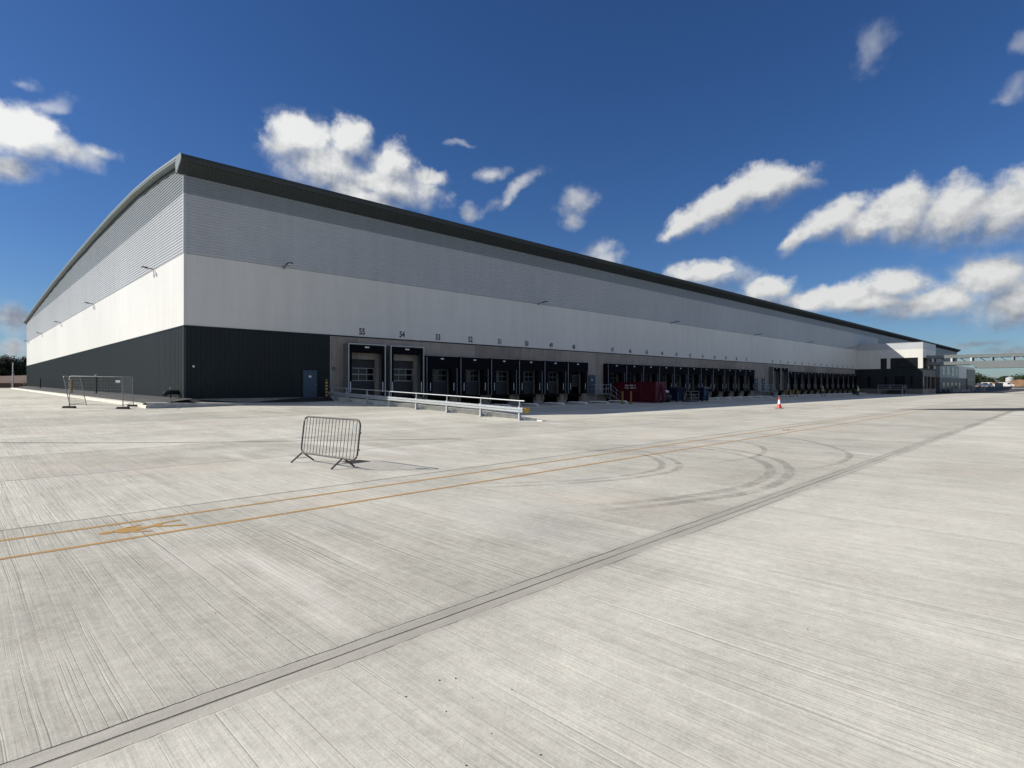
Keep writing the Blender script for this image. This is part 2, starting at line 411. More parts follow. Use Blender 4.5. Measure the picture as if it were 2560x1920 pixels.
for pts in(((36.6,-26.3),(41.5,-26.2)),((31.5,-25.6),(34.2,-25.55)),((44,-26.4),(49,-26.3))):
    tag(strip([Vector(pts[0]).lerp(Vector(pts[1]),i/8) for i in range(9)],.13).build('faint_yellow_line',M['yellowline'],recalc=False),kind='structure')
def symbol(dx,dy):
    mb=MB()
    def poly(P): mb.face([(x+dx,y+dy,.005) for x,y in P])
    c=Vector((-9.70,-34.01)); poly([(c.x+.085*math.cos(a*math.pi/8),c.y+.075*math.sin(a*math.pi/8)) for a in range(16)])
    poly([(-9.63,-34.0),(-9.56,-33.90),(-9.46,-33.855),(-9.40,-33.90),(-9.24,-34.0),(-9.22,-34.07),(-9.36,-34.13),(-9.45,-34.19),(-9.55,-34.18),(-9.63,-34.06)])
    poly([(-9.47,-33.855),(-9.30,-33.80),(-9.28,-33.85),(-9.43,-33.915)])
    poly([(-9.46,-34.19),(-9.38,-34.19),(-9.25,-34.27),(-9.27,-34.32),(-9.42,-34.255)])
    poly([(-9.25,-34.0),(-9.08,-33.875),(-8.82,-33.845),(-8.82,-33.90),(-9.04,-33.945),(-9.12,-34.05),(-9.22,-34.07)])
    poly([(-9.20,-34.075),(-9.12,-34.05),(-8.85,-34.20),(-8.83,-34.26),(-8.90,-34.27),(-9.14,-34.13)])
    return tag(mb.build('painted_walker_symbol',M['yellowline'],recalc=False),kind='structure')
symbol(0,0); symbol(23.2,.36)
marks=[[(-1.5,-29.5),(1.2,-31.3),(3.11,-32.6),(4.4,-33.7),(4.79,-34.4),(4.26,-35.7),(3.2,-36.9),(1.74,-37.75),(0.08,-38.15),(-1.2,-38.15),(-2.36,-37.9),(-3.48,-37.5),(-5.0,-36.7)],
 [(-.9,-29.2),(2.1,-31.2),(4.0,-32.7),(5.0,-33.7),(5.3,-34.5),(4.75,-35.9),(3.6,-37.2),(2.0,-38.05),(0.1,-38.5),(-1.3,-38.5),(-2.5,-38.2),(-3.6,-37.85),(-5.1,-37.1)],
 [(-2.6,-29.8),(.4,-31.2),(2.2,-32.4),(2.95,-33.4),(2.25,-34.8),(1.26,-35.8),(0.1,-36.3),(-1.3,-36.2),(-2.4,-35.85),(-3.5,-35.3),(-5,-34.3)],
 [(-2.4,-30.2),(.2,-31.5),(1.9,-32.6),(2.6,-33.5),(1.95,-34.6),(1.0,-35.5),(0.0,-35.95),(-1.3,-35.9),(-2.3,-35.6),(-3.3,-35.0),(-4.6,-34.1)],
 [(5.6,-32.4),(7.0,-33.2),(7.65,-34.3),(6.6,-35.5),(5.2,-36.2),(3.6,-36.5),(1.7,-36.2)],
 [(8.6,-32.6),(9.9,-34.0),(10.0,-35.2),(9.0,-36.3),(7.7,-37.3),(6.1,-38.1),(4.1,-38.4),(2.0,-38.2)]]
def soft_strip(P,w,z):
    mb=MB(); rows=[]; val=[]; n=len(P); V=[Vector(q) for q in P]
    for i,q in enumerate(V):
        t=(V[min(i+1,n-1)]-V[max(i-1,0)]).normalized(); nn=Vector((-t.y,t.x)); fade=min(1,6*min(i,n-1-i)/n)
        rows.append([(q.x+nn.x*k*w,q.y+nn.y*k*w,h(q.x,q.y)+z) for k in(-.5,-.28,.28,.5)]); val+=[0,fade,fade,0]
    mb.grid(rows); o=mb.build('tyre_mark',M['tyremark'],recalc=False)
    at=o.data.attributes.new('soft','FLOAT','POINT')
    for i,x in enumerate(val): at.data[i].value=x
    return tag(o,kind='structure')
for i,P in enumerate(marks): soft_strip(smoothline(P),.25 if i<2 else .19,.0025+.0006*i)

mb=MB(); mb.face([(x,y,.003) for x,y in ((-4.29, -29.81), (-3.79, -29.82), (-3.73, -30.3), (-4.31, -30.38))])  # the barrier's shadow wedge, painted as a flat dark sheet
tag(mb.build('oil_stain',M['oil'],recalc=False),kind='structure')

# kerbs and the raised path round the near corner
pw=lambda y: 1.0+.0065*max(0,y)       # path level at the gable wall
mb=MB()
ys=[-2.0+i*4.2 for i in range(28)]
def kz(y): return h(-2.6,y)+.17
mb.grid([[(-2.62,y,h(-2.6,y)-.3),(-2.60,y,kz(y)-.03),(-2.57,y,kz(y)),(-2.05,y,kz(y)+.02),(-2.05,y,kz(y)-.3)] for y in ys])
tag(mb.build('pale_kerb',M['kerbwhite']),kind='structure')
mb=MB(); mb.grid([[(-2.05,y,kz(y)+.005),(-1.2,y,(kz(y)+pw(y))/2+.02),(0.02,y,pw(y))] for y in ys])
tag(mb.build('gravel_margin',M['asphalt'],recalc=False),kind='structure')
# slab and kerb in front of the dark wall, falling away from the corner
mb=MB()
fx=[-2.6,-1.5,0,1.5,3,4.5,6,8,10.2]; 
def fz(x): return max(h(x,-2.2)+.02, lerp(.80,.60,(x+2.6)/8.))
rows=[]
for x in fx: rows.append([(x,-2.25,h(x,-2.25)-.3),(x,-2.22,fz(x)-.02),(x,-2.18,fz(x)),(x,-1.25,fz(x)+.02),(x,-1.25,fz(x)-.3)])
mb.grid(rows)
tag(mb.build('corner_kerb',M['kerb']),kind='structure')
mb=MB()
def dz(x): 
    if x<4.2: return lerp(.93,.62,x/4.2)
    return lerp(.62,.90,(x-4.2)/3.8)
mb.grid([[(x,-1.25,min(fz(x)-.01,dz(x))),(x,-.6,dz(x)),(x,.0,dz(x)+.01)] for x in lines([(-.2,.6),(10.2,0)])])
tag(mb.build('asphalt_path',M['tarmac'],recalc=False),kind='structure')

# ------------------------------------------------------------------ warehouse
W=tag(empty('warehouse',(0,0,0)),'very long grey and white warehouse with dark base and a row of numbered loading docks','warehouse')
LX=295.; LY=113.
ARC=[(-.85,17.0),(2,17.25),(6,17.6),(13,17.95),(22,18.05),(32,17.95),(50,17.65),(66,17.2),(90,16.3),(105,15.6),(114,15.1)]
def arc(y):
    for (a,za),(b,zb) in zip(ARC,ARC[1:]):
        if y<=b: return za+(zb-za)*(y-a)/(b-a)
    return ARC[-1][1]
ay=[0,1,2,4,6,8]+[10+4*i for i in range(26)]+[113]
ay=[y for y in ay if y<=113]
# dark base, vertical ribs (long wall up to the concrete, and the gable)
mb=MB()
def vrib(a0,a1,pitch=.305,d=.035):
    out=[];a=a0
    while a<a1-1e-6:
        for o,q in((0,0),(.11,0),(.14,-d),(.26,-d),(.29,0)):
            if a+o<a1: out.append((a+o,q))
        a+=pitch
    return out+[(a1,0)]
P=vrib(.12,10.40); mb.grid([[(a,q-.005,.95) for a,q in P],[(a,q-.005,5.86) for a,q in P]])
mb.build('dark_base_cladding',M['anth'],W)
mb=MB(); P=vrib(.12,LY,.333,.02); mb.grid([[(q-.005,a,pw(a)-.05) for a,q in P],[(q-.005,a,5.86) for a,q in P]])
mb.build('dark_base_cladding',M['anth'],W)
mb=MB(); mb.box(149.8,LX,-.02,.3,-.3,5.86); mb.box(LX-.3,LX,.3,LY,-.3,5.86); mb.box(0.0,LX-.3,LY-.3,LY,-.3,5.86)
mb.build('dark_base_cladding',M['anth'],W)
# white band
mb=MB(); mb.box(0,LX,-.0,.25,5.87,10.70); mb.box(0,.25,.25,LY,5.87,10.70); mb.box(LX-.25,LX,.25,LY,5.87,10.7); mb.box(.25,LX-.25,LY-.25,LY,5.87,10.7)
mb.build('white_cladding_band',M['white'],W)
# horizontally ribbed bands
def hprof(z0,z1,pitch=.2,d=.052):
    out=[];z=z0
    while z<z1-1e-6:
        for o,q in((0,0),(.07,0),(.10,d),(.165,d),(.195,0)):
            if z+o<z1: out.append((z+o,q))
        z+=pitch
    return out+[(z1,0)]
def long_band(name,z0,z1,x0,x1,m):
    P=hprof(z0,z1); mb=MB()
    mb.grid([[(x,-q-.004,z) for z,q in P] for x in (x0,x1)]); return mb.build(name,m,W)
long_band('silver_cladding_band',10.72,14.73,.13,171,M['silver'])
long_band('mid_grey_cladding_band',14.73,15.97,.13,171,M['midgrey'])
long_band('mid_grey_cladding_band',10.72,15.97,171,LX,M['midgrey'])
P=hprof(10.72,14.73); mb=MB(); mb.grid([[(-q-.004,y,z) for z,q in P] for y in (.13,LY)]); mb.build('silver_cladding_band',M['silver'],W)
P=hprof(14.73,18.2); mb=MB()
mb.grid([[(-q-.004,y,min(z,arc(y)-.45)) for z,q in P] for y in [.13]+ay[1:]]); mb.build('mid_grey_cladding_band',M['midgrey'],W)
# back walls above, so that the shell is closed
mb=MB(); mb.face([(LX,0,10.7),(LX,LY,10.7)]+[(LX,y,arc(y)-.3) for y in ay[::-1]]); mb.face([(0,LY,10.7),(LX,LY,10.7),(LX,LY,15),(0,LY,15)])
mb.build('rear_cladding',M['midgrey'],W)
# flashings
mb=MB(); mb.box(-.05,149.8,-.055,0,5.80,5.89); mb.build('drip_flashing',M['anth'],W)
mb=MB(); mb.box(-.05,0,0,LY,5.80,5.89); mb.build('drip_flashing',M['anth'],W)
mb=MB(); mb.box(-.062,.13,-.062,.13,10.72,14.73); mb.build('corner_trim',M['silver'],W)
mb=MB(); mb.box(-.062,.13,-.062,.13,14.73,15.95); mb.build('corner_trim',M['midgrey'],W)
mb=MB(); mb.box(-.03,.10,-.03,.10,5.89,10.72); mb.build('corner_trim',M['white'],W)
mb=MB(); mb.box(-.045,.12,-.045,.12,.95,5.80); mb.build('corner_trim',M['eave'],W)
# roof and its edges
ry=[q[0] for q in ARC]
def fine(n=3):
    out=[]
    for a,b in zip(ry,ry[1:]):
        out+=[a+(b-a)*i/n for i in range(n)]
    return out+[ry[-1]]
# smooth the arc
from functools import lru_cache
mb=MB(); fy=fine(4)
mb.grid([[(x,y,arc(y)) for x in(-.42,60,180,LX+1.2)] for y in fy],smooth=True); mb.build('roof',M['roof'],W)
mb=MB()
fv=[(y,arc(y)) for y in fy]
rows=[[(-.45,y,z+.03),(-.47,y,z-.14),(-.44,y,z-.15),(-.44,y,z-.19),(-.47,y,z-.20),(-.47,y,z-.29),(0.02,y,z-.36),(0.02,y,z+.03)] for y,z in fv]
mb.grid(rows,close=True); mb.face(rows[0]); mb.face(rows[-1]); mb.build('verge_trim',M['verge'],W)
mb=MB()
nose=[(-1.0,16.55),(-1.07,16.68),(-1.075,16.80),(-1.04,16.92),(-.96,17.0),(-.85,17.02)]
mb.grid([[(x,y,z) for y,z in nose] for x in(-.42,LX+1.2)],smooth=True)
mb.build('eave_nosing',M['eave'],W)
mb=MB(); P=[]
a=-.42
while a<LX+1.2:
    for o,q in((0,0),(.12,0),(.14,.03),(.23,.03),(.25,0)): P.append((a+o,q))
    a+=.27
mb.grid([[(a,.02-q*.3,15.93-q) for a,q in P],[(a,-1.0-q*.3,16.54-q) for a,q in P]]); mb.build('eave_soffit',M['eave'],W)
mb=MB(); endp=[(0.1,15.9),(-.95,16.50),(-1.09,16.68),(-1.095,16.81),(-1.05,16.95),(-.96,17.03),(-.8,17.05),(-.2,17.05),(.25,16.6)]
mb.prism(endp,0,-.48,-.43); mb.build('eave_end_plate',M['verge'],W)
mb=MB(); mb.prism(endp,0,LX+1.2,LX+1.25); mb.build('eave_end_plate',M['verge'],W)

mb=MB(); mb.grid([[(-.10,y,z-.36),(-.10,y,z-.62),(.0,y,z-.64)] for y,z in fv if y>=0]); mb.build('verge_soffit_strip',M['eave'],W)  # dark strip standing in for the verge's shadow line and its dark soffit
# dock positions (centre of each dock along the wall)
DOCKS=[(55-k,13.25+3.91*k) for k in range(8)]+[(47-k,48.2+3.9*k) for k in range(11)]+[(36-k,98.4+3.8*k) for k in range(14)]
FFL=.89; PIT=-.24
tall={55,54,36,35}
# concrete wall with real openings
mb=MB()
mb.box(10.45,149.8,-.015,.28,4.02,5.80)
openings=[(c-(1.3),c+(1.3)) for n,c in DOCKS]
e=10.45
for a,b in openings:
    mb.box(e,a,-.015,.28,-.6,4.02); e=b
mb.box(e,149.8,-.015,.28,-.6,4.02)
mb.build('concrete_dock_wall',M['precast'],W)
mb=MB(); mb.box(0.0,10.45,.0,.25,-.3,.95); mb.build('concrete_plinth',M['precast'],W)
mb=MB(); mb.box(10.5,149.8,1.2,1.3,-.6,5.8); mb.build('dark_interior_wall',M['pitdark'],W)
mb=MB(); mb.box(10.40,10.47,-.05,.0,-.3,5.80); mb.build('corner_trim',M['midgrey'],W)

# one dock of each kind, then copies
def make_door(parent,fr='alu'):
    mb=MB()      # sectional leaf with a double row of panes
    mb.box(-1.28,1.28,.30,.36,.92,2.22,0); mb.box(-1.28,1.28,.30,.36,3.32,4.02,0)
    for z in(1.35,1.79): mb.box(-1.28,1.28,.297,.30,z,z+.012,2)
    for z0,z1 in((2.22,2.29),(2.74,2.82),(3.25,3.32)): mb.box(-1.28,1.28,.285,.36,z0,z1,1)
    xs=[-1.28,-.96,-.20,.56,1.24]
    for x in xs: mb.box(x,x+.055,.287,.36,2.29,2.74,1); mb.box(x,x+.055,.287,.36,2.82,3.25,1)
    mb.box(-1.28,1.28,.33,.35,2.29,3.25,2)
    return mb.build('sectional_door',[M['door_sheet'],M[fr],M['glassdark']],parent)
def lower(parent,k=1):
    mb=MB(); mb.box(-1.28,1.28,-.06,1.1,.72,FFL,0); mb.box(-1.1,1.1,-.22,-.06,.60,.80,0)
    mb.box(-1.0,1.0,-.30,-.24,.66,.74,0); mb.build('leveller',M['pitdark'],parent)
    for s in(-1,1):
        mb=MB(); mb.box(s*1.45-.14,s*1.45+.14,-.17,-.017,.36,.90); mb.box(s*1.45-.16,s*1.45+.16,-.14,-.016,.22,.33); mb.build('bumper',M['bumper'],parent)
def make_standard():
    mb=MB()
    o=1.72; top=4.47
    mb.box(-o-.2,-o,-.62,-.015,.92,top+.03,0); mb.box(o,o+.2,-.62,-.015,.92,top+.03,0)
    mb.box(-o-.2,o+.2,-.62,-.015,top-.03,top+.05,0)
    sh=mb.build('dock_shelter',M['black'],W)
    mb=MB(); mb.box(-o+.02,o-.02,-.655,-.625,3.42,top); mb.build('head_curtain',M['black'],sh)
    for s in(-1,1):
        mb=MB(); a,b=sorted((s*1.12,s*(o-.01))); mb.box(a,b,-.66,-.63,.92,3.46 ); mb.build('side_curtain',M['black'],sh)
        mb=MB(); a,b=sorted((s*1.12,s*1.15)); mb.box(a,b,-.629,-.10,.92,3.46); mb.build('curtain_return',M['black'],sh)  # black lining added to darken the jamb inside the opening
        mb=MB()
        z1=top-.05 if s<0 else 3.45
        mb.box(s*o-.022,s*o+.022,-.668,-.62,.93,z1); mb.build('edge_trim',M['alu'],sh)
        mb=MB(); mb.box(s*1.34-.028,s*1.34+.028,-.672,-.661,1.36,2.10); mb.build('guide_stripe',M['stripe'],sh)
    mb=MB(); mb.box(-o-.02,o+.02,-.69,-.60,top+.05,top+.085); mb.build('top_trim',M['alu'],sh)
    mb=MB(); mb.box(-.16,.16,-.672,-.656,4.23,4.35); mb.build('dock_plate',M['stripe'],sh)
    make_door(sh,'alu_dull'); lower(sh)
    return sh
def make_tall():
    mb=MB(); o=1.70; top=5.22
    for s in(-1,1):
        a,b=sorted((s*o,s*(o-.09))); mb.box(a,b,-.86,-.015,.86,top)
    mb.box(-o+.09,o-.09,-.86,-.015,top-.09,top)
    sh=mb.build('dock_shelter',M['hood'],W)
    mb=MB()
    mb.box(-o-.01,-o+.05,-.90,-.86,.86,top+.02); mb.box(o-.05,o+.01,-.90,-.86,.86,top+.02); mb.box(-o+.05,o-.05,-.90,-.86,top-.04,top+.02)
    mb.build('front_frame',M['trim'],sh)
    mb=MB(); mb.box(-o+.09,o-.09,-.80,-.78,4.50,top-.09); mb.build('head_curtain',M['black'],sh)
    for s in(-1,1):
        a,b=sorted((s*(o-.09),s*1.36)); mb=MB(); mb.box(a,b,-.80,-.78,.88,4.5); mb.build('side_curtain',M['black'],sh)
        mb=MB(); mb.box(s*1.48-.035,s*1.48+.035,-.815,-.801,1.3,2.15); mb.build('guide_stripe',M['stripe'],sh)
    mb=MB(); mb.box(-.2,.2,-.815,-.801,4.92,5.03); mb.build('dock_plate',M['stripe'],sh)
    make_door(sh); lower(sh)
    return sh
std=make_standard(); tl=make_tall()
used={std:False,tl:False}
for n,c in DOCKS:
    src=tl if n in tall else std
    o=src if not used[src] else copy_tree(src,W)
    used[src]=True; o.location=(c,0,0)
    rnd=random.Random(n*13)
    for ch in o.children:      # no two docks hang alike
        k=ch.name.split('.')[0]
        if k=='sectional_door' and n in(48,44,40,31,27): ch.location.z=rnd.uniform(.5,1.3); ch.location.y=.02
        elif k=='head_curtain' and n not in tall: ch.scale.z=1.; ch.location.z=rnd.uniform(-.05,.02); ch.rotation_euler.y=rnd.uniform(-.006,.006); ch.location.x=rnd.uniform(-.01,.01)
        elif k=='side_curtain' and n not in tall: ch.rotation_euler.y=rnd.uniform(-.008,.008)
        elif k=='bumper': ch.location.z=rnd.uniform(-.03,.03)
# painted numbers
def text_mesh(txt,size,name,mat,parent,loc,rot,sx=.78,bold=.012,label=None):
    cu=bpy.data.curves.new('t','FONT'); cu.body=txt; cu.size=size; cu.align_x='CENTER'; cu.offset=bold*2.2; cu.fill_mode='FRONT'; cu.resolution_u=3
    ob=bpy.data.objects.new('t',cu); col.objects.link(ob)
    bpy.context.view_layer.update()
    me=bpy.data.meshes.new_from_object(ob.evaluated_get(bpy.context.evaluated_depsgraph_get()))
    bpy.data.objects.remove(ob); bpy.data.curves.remove(cu)
    me.name=name; me.materials.clear(); me.materials.append(mat)
    o=bpy.data.objects.new(name,me); col.objects.link(o); o.parent=parent; o.location=loc; o.rotation_euler=rot; o.scale=(sx,1,1)
    return o
for n,c in DOCKS:
    text_mesh(str(n),.72,'dock_number',M['numpaint'],W,(c,-.008,6.08),(R(90),0,0))
# personnel doors
def door(x0,x1,z0,z1):
    mb=MB(); mb.box(x0,x1,-.075,-.02,z0,z1,0)
    d=mb.build('personnel_door',M['bluedoor'],W)
    mb=MB(); f=.06; mb.box(x0-f,x0,-.09,.0,z0,z1+f); mb.box(x1,x1+f,-.09,.0,z0,z1+f); mb.box(x0,x1,-.09,.0,z1,z1+f); mb.build('frame',M['anth'],d)
    mb=MB(); mb.box(x1-.16,x1-.07,-.12,-.075,z0+1.0,z0+1.05); mb.build('handle',M['alu'],d)
    xm=(x0+x1)/2; mb=MB(); mb.box(xm-.1,xm+.1,-.082,-.075,z0+1.55,z0+1.70); mb.build('notice',M['stripe'],d)
door(8.17,9.30,.92,3.02); door(43.45,44.55,FFL,3.0); door(90.6,91.7,FFL,3.0); door(93.6,94.7,FFL,3.0)
mb=MB(); mb.box(.5,.62,-.09,-.045,3.08,3.2); mb.build('door_light',M['lens'],W)
mb=MB(); mb.box(10.62,10.78,-.12,-.02,3.05,3.3,0); mb.box(10.66,10.72,-.13,-.12,3.1,3.16,1); mb.build('control_box',[M['blackp'],M['lens']],W)

# ------------------------------------------------------------------ floodlights
def floodlight(low=-.55):
    r=empty('wall_floodlight')
    mb=MB(); mb.tube([(0,-.02,low),(0,-.06,-.1),(0,-.12,0)],.035,8); mb.box(-.07,.07,-.045,-.0,low-.07,low+.13); mb.build('bracket',M['galvdark'],r)
    mb=MB(); mb.tube([(0,-.1,0),(0,-.75,.03)],.035,8); mb.build('arm',M['blackp'],r)
    mb=MB(); mb.hexa([(-.16,-1.3,.03),(.16,-1.3,.03),(.16,-.72,-.03),(-.16,-.72,-.03),(-.12,-1.27,.11),(.12,-1.27,.11),(.14,-.72,.09),(-.14,-.72,.09)]); hd=mb.build('lamp_head',M['blackp'],r)
    mb=MB(); mb.hexa([(-.12,-1.23,.010),(.12,-1.23,.010),(.12,-.9,-.03),(-.12,-.9,-.03),(-.12,-1.23,.026),(.12,-1.23,.026),(.12,-.9,-.014),(-.12,-.9,-.014)]); mb.build('lens',M['lens'],hd)
    return r
fl=floodlight(); first=True
gnames=['nearest the corner','second from the corner','third from the corner','fourth from the corner','at the far end']
for y,nm in zip((7.8,34,60,84,108),gnames):
    o=fl if first else copy_tree(fl); first=False
    o.location=(-.04,y,10.75); o.rotation_euler.z=R(-90); o.scale=(1,.62,1)
    tag(o,'dark floodlight on a bracket on the sunlit gable wall, '+nm,'floodlight','floodlights along the walls')
wn=['above the door left of dock 55','above the gap between docks 50 and 49','above docks 44 and 43','above the gap past dock 37','above docks 32 and 31','above the last docks beside the office block']
fl2=floodlight(-.12); first=True
for x,nm in zip((6.7,34.6,62.2,90.4,116.6,143.4),wn):
    o=fl2 if first else copy_tree(fl2); first=False; o.location=(x,-.04,10.78); o.rotation_euler.z=0
    tag(o,'dark floodlight on the shaded long wall, '+nm,'floodlight','floodlights along the walls')

# ------------------------------------------------------------------ wheel guides
def wheel_guide():
    r=empty('wheel_guide')
    for s in(-1,1):
        mb=MB(); pts=[(s*.22,-.9,.0),(s*.22,-.95,.16),(s*.22,-1.1,.22),(s*.22,-2.9,.22),(s*.12,-3.4,.2),(s*.12,-3.5,.0)]
        mb.tube(pts,.065,8); mb.build('guide_tube',M['stripe'],r)
    mb=MB(); mb.box(-.35,.35,-1.2,-.85,-.01,.012); mb.box(-.3,.3,-3.6,-3.3,-.01,.012); mb.build('base_plate',M['galvdark'],r)
    return r
wg=None
for (n,c),(n2,c2) in zip(DOCKS,DOCKS[1:]):
    mids=[(c+c2)/2] if abs(c2-c)<5 else [c+1.95,c2-1.95]
    if n==46 or n==45: continue
    for i,x in enumerate(mids):
        if wg is None: wg=wheel_guide(); o=wg
        else: o=copy_tree(wg)
        o.location=(x,0,PIT)
        lab=f'low pale wheel guide on the ground between docks {n} and {n2}' if len(mids)==1 else (f'low pale wheel guide on the ground just past dock {n}' if i==0 else f'low pale wheel guide on the ground just before dock {n2}')
        tag(o,lab,'wheel guide','wheel guides in front of the docks')

# ------------------------------------------------------------------ retaining upstand and guard rail
mb=MB(); uy=[-22.6]+[-22+i*2 for i in range(12)]
top=lambda y: h(10.3,y)+lerp(.05,.27,(y+22.6)/3)
mb.grid([[(10.75,y,-.6),(10.75,y,top(y)-.02),(10.77,y,top(y)),(11.05,y,top(y)),(11.05,y,-.6)] for y in uy]); 
mb.face([(10.75,-22.6,-.6),(11.05,-22.6,-.6),(11.05,-22.6,top(-22.6)),(10.75,-22.6,top(-22.6))])
tag(mb.build('retaining_wall',M['kerbwhite']),'low pale concrete upstand behind the galvanised guard rail','wall')
gr=tag(empty('guard_rail',(10.3,-21.4,0)),'galvanised guard rail with handrail on the concrete ramp edge','guard rail')
PY=[-.6,-2.85,-5.85,-8.8,-12,-15.2,-18.3,-21.4]
lz=lambda y:h(10.3,y)
for y in PY:
    z=lz(y); yy=y+21.4
    mb=MB()
    mb.box(-.045,-.035,yy-.05,yy+.05,z,z+.74); mb.box(.075,.085,yy-.05,yy+.05,z,z+.74); mb.box(-.035,.075,yy-.005,yy+.005,z,z+.74)
    mb.box(-.15,.5,yy-.14,yy+.14,z-.01,z+.018)
    mb.prism([(.085,z+.018),(.42,z+.018),(.085,z+.22)],1,yy-.008,yy+.008)
    mb.box(.40,.52,yy-.07,yy+.07,z+.018,z+.13)
    mb.tube([(.02,yy,z+.74),(.02,yy,z+1.02)],.028,8)
    mb.build('post',M['galv'],gr)
wp=[(-.055,.41),(-.075,.43),(-.135,.465),(-.135,.50),(-.06,.545),(-.06,.56),(-.135,.60),(-.135,.635),(-.075,.675),(-.055,.69)]
by=[0,-1.5]+PY[1:]+[-21.75]
by=sorted(set(by)); mb=MB()
rows=[[(x,y+21.4,lz(y)+z) for x,z in wp]+[(x+.008,y+21.4,lz(y)+z) for x,z in wp[::-1]] for y in by]
mb.grid(rows,close=True); mb.face(rows[0]); mb.face(rows[-1]); mb.build('crash_beam',M['galv'],gr)
mb=MB(); mb.tube([(.02,y+21.4,lz(y)+1.04) for y in by],.03,8); mb.build('handrail',M['galv'],gr)
mb=MB(); ang=[(.10+.17*math.cos(a),-.38+.10*math.sin(a)) for a in [math.pi*.9+i*math.pi*1.2/8 for i in range(9)]]
mb.grid([[(x+.06,y,.41) for x,y in ang],[(x+.06,y,.69) for x,y in ang]]); mb.grid([[(x+.07,y*.97,.41) for x,y in ang],[(x+.07,y*.97,.69) for x,y in ang]]); mb.build('yellow_end',M['yellow'],gr)
mb=MB(); mb.box(-.12,.1,21.4,21.6,lz(0)+.38,lz(0)+.72); mb.build('yellow_end',M['yellow'],gr)

# ------------------------------------------------------------------ striped bollards
def bollard():
    r=empty('striped_bollard')
    n=11; H=1.35; prof=[(.10,0)];
    ms=[]
    for i in range(n):
        z1=H*(i+1)/n
        prof.append((.10,z1)); ms.append(0 if i%2 else 1)
    prof+= [(.085,H+.03),(.03,H+.06)]; ms+=[0,0]
    mb=MB(); mb.lathe(prof,16,ms); mb.build('post',[M['yellow'],M['blackp']],r)
    mb=MB(); mb.box(-.17,.17,-.17,.17,-.01,.02); mb.build('base_plate',M['blackp'],r)
    return r
b0=bollard()
for i,(x,y,lab) in enumerate([(9.75,-.75,'yellow and black striped bollard beside the blue door near the corner'),
    (43.2,-5.0,'striped bollard before the red skip, the one nearer the stairs'),(44.0,-5.6,'striped bollard standing right against the side of the red skip'),
    (96.8,-3.2,'striped bollard at the foot of the far stairs, nearest the steps'),(97.7,-3.4,'striped bollard at the far stairs, second from the steps'),(100.2,-3.2,'striped bollard in front of dock 36, third from the far stairs'),(101.2,-3.4,'striped bollard in front of dock 36, farthest from the far stairs'),
    (-1.6,37.0,'striped bollard along the gable wall seen through the fence cage')]):
    o=b0 if i==0 else copy_tree(b0)
    z=dz(9.75) if i==0 else (h(x,y) if x>-1 else (kz(37)+pw(37))/2)
    o.location=(x,y,z+.005)
    tag(o,lab,'bollard','yellow and black bollards')

# ------------------------------------------------------------------ dock stairs
def stairs(x0,x1,run,lab):
    r=tag(empty('dock_stairs',(x0,0,PIT)),lab,'stairs')
    L=x1-x0; H=FFL-PIT; w=1.25
    mb=MB(); mb.box(0,L,-w,-.02,H-.12,H-.01); mb.build('landing',M['galvdark'],r)
    for x in(.1,L-.1):
        mb=MB(); mb.box(x-.05,x+.05,-w+.02,-w+.12,0,H-.12); mb.build('leg',M['galvdark'],r)
    n=6
    for i in range(n):
        z=H*(1-(i+1)/(n+1)); x=L+run*i/n
        mb=MB(); mb.box(x,x+run/n+.03,-w+.05,-.07,z-.04,z); mb.build('tread',M['galvdark'],r)
    for y in(-w,-.04):
        mb=MB(); mb.hexa([(L,y-.02,H-.22),(L+run,y-.02,-.0),(L+run,y+.02,-.0),(L,y+.02,H-.22),(L,y-.02,H),(L+run,y-.02,.2),(L+run,y+.02,.2),(L,y+.02,H)]); mb.build('stringer',M['galvdark'],r)
        mb=MB()
        for dzz in(.55,1.05):
            pts=[(L,y,H+dzz),(L+run,y,dzz)]
            if y==-w: pts=[(0,y,H+dzz)]+pts
            mb.tube(pts,.024,6)
        for x,z in([(0,H),(L*.35,H),(L*.68,H),(L,H)] if y==-w else [(L,H)])+[(L+run*.5,H*.5),(L+run,0)]:
            mb.tube([(x,y,z-.02),(x,y,z+1.05)],.024,6)
        mb.build('handrail',M['galv'],r)
    if True:
        mb=MB()
        for dzz in(.55,1.05): mb.tube([(0,-w,H+dzz),(0,-.05,H+dzz)],.024,6)
        mb.build('end_rail',M['galv'],r)
stairs(43.1,46.2,2.2,'galvanised steel steps with landing at the door between docks 48 and 47')
stairs(90.0,95.4,2.0,'galvanised steel steps at the two doors before dock 36')

# ------------------------------------------------------------------ skip, bins, cage
sk=tag(empty('waste_skip',(48.3,-6.1,PIT)),'large red roll-off skip parked end-on against the docks','skip')
mb=MB(); Wd,L,z0,z1=2.3,5.9,.28,2.42
mb.box(0,.06,0,L,z0,z1); mb.box(Wd-.06,Wd,0,L,z0,z1); mb.box(.06,Wd-.06,0,L,z0,z0+.06); mb.box(.06,Wd-.06,L-.06,L,z0+.06,z1)
mb.build('body',M['red'],sk)
for i in range(9):
    y=.1+i*(L-.3)/8; mb=MB(); mb.box(-.07,0,y,y+.1,z0,z1-.12); mb.build('side_rib',M['red'],sk)
mb=MB(); 
for zz in(.95,1.55): mb.box(-.045,-.002,.22,L-.05,zz,zz+.07)
mb.build('side_rail',M['red'],sk)
mb=MB(); mb.box(-.09,.1,-.02,L,z1-.02,z1+.09); mb.box(Wd-.1,Wd+.09,-.02,L,z1-.02,z1+.09); mb.build('top_rail',M['red'],sk)
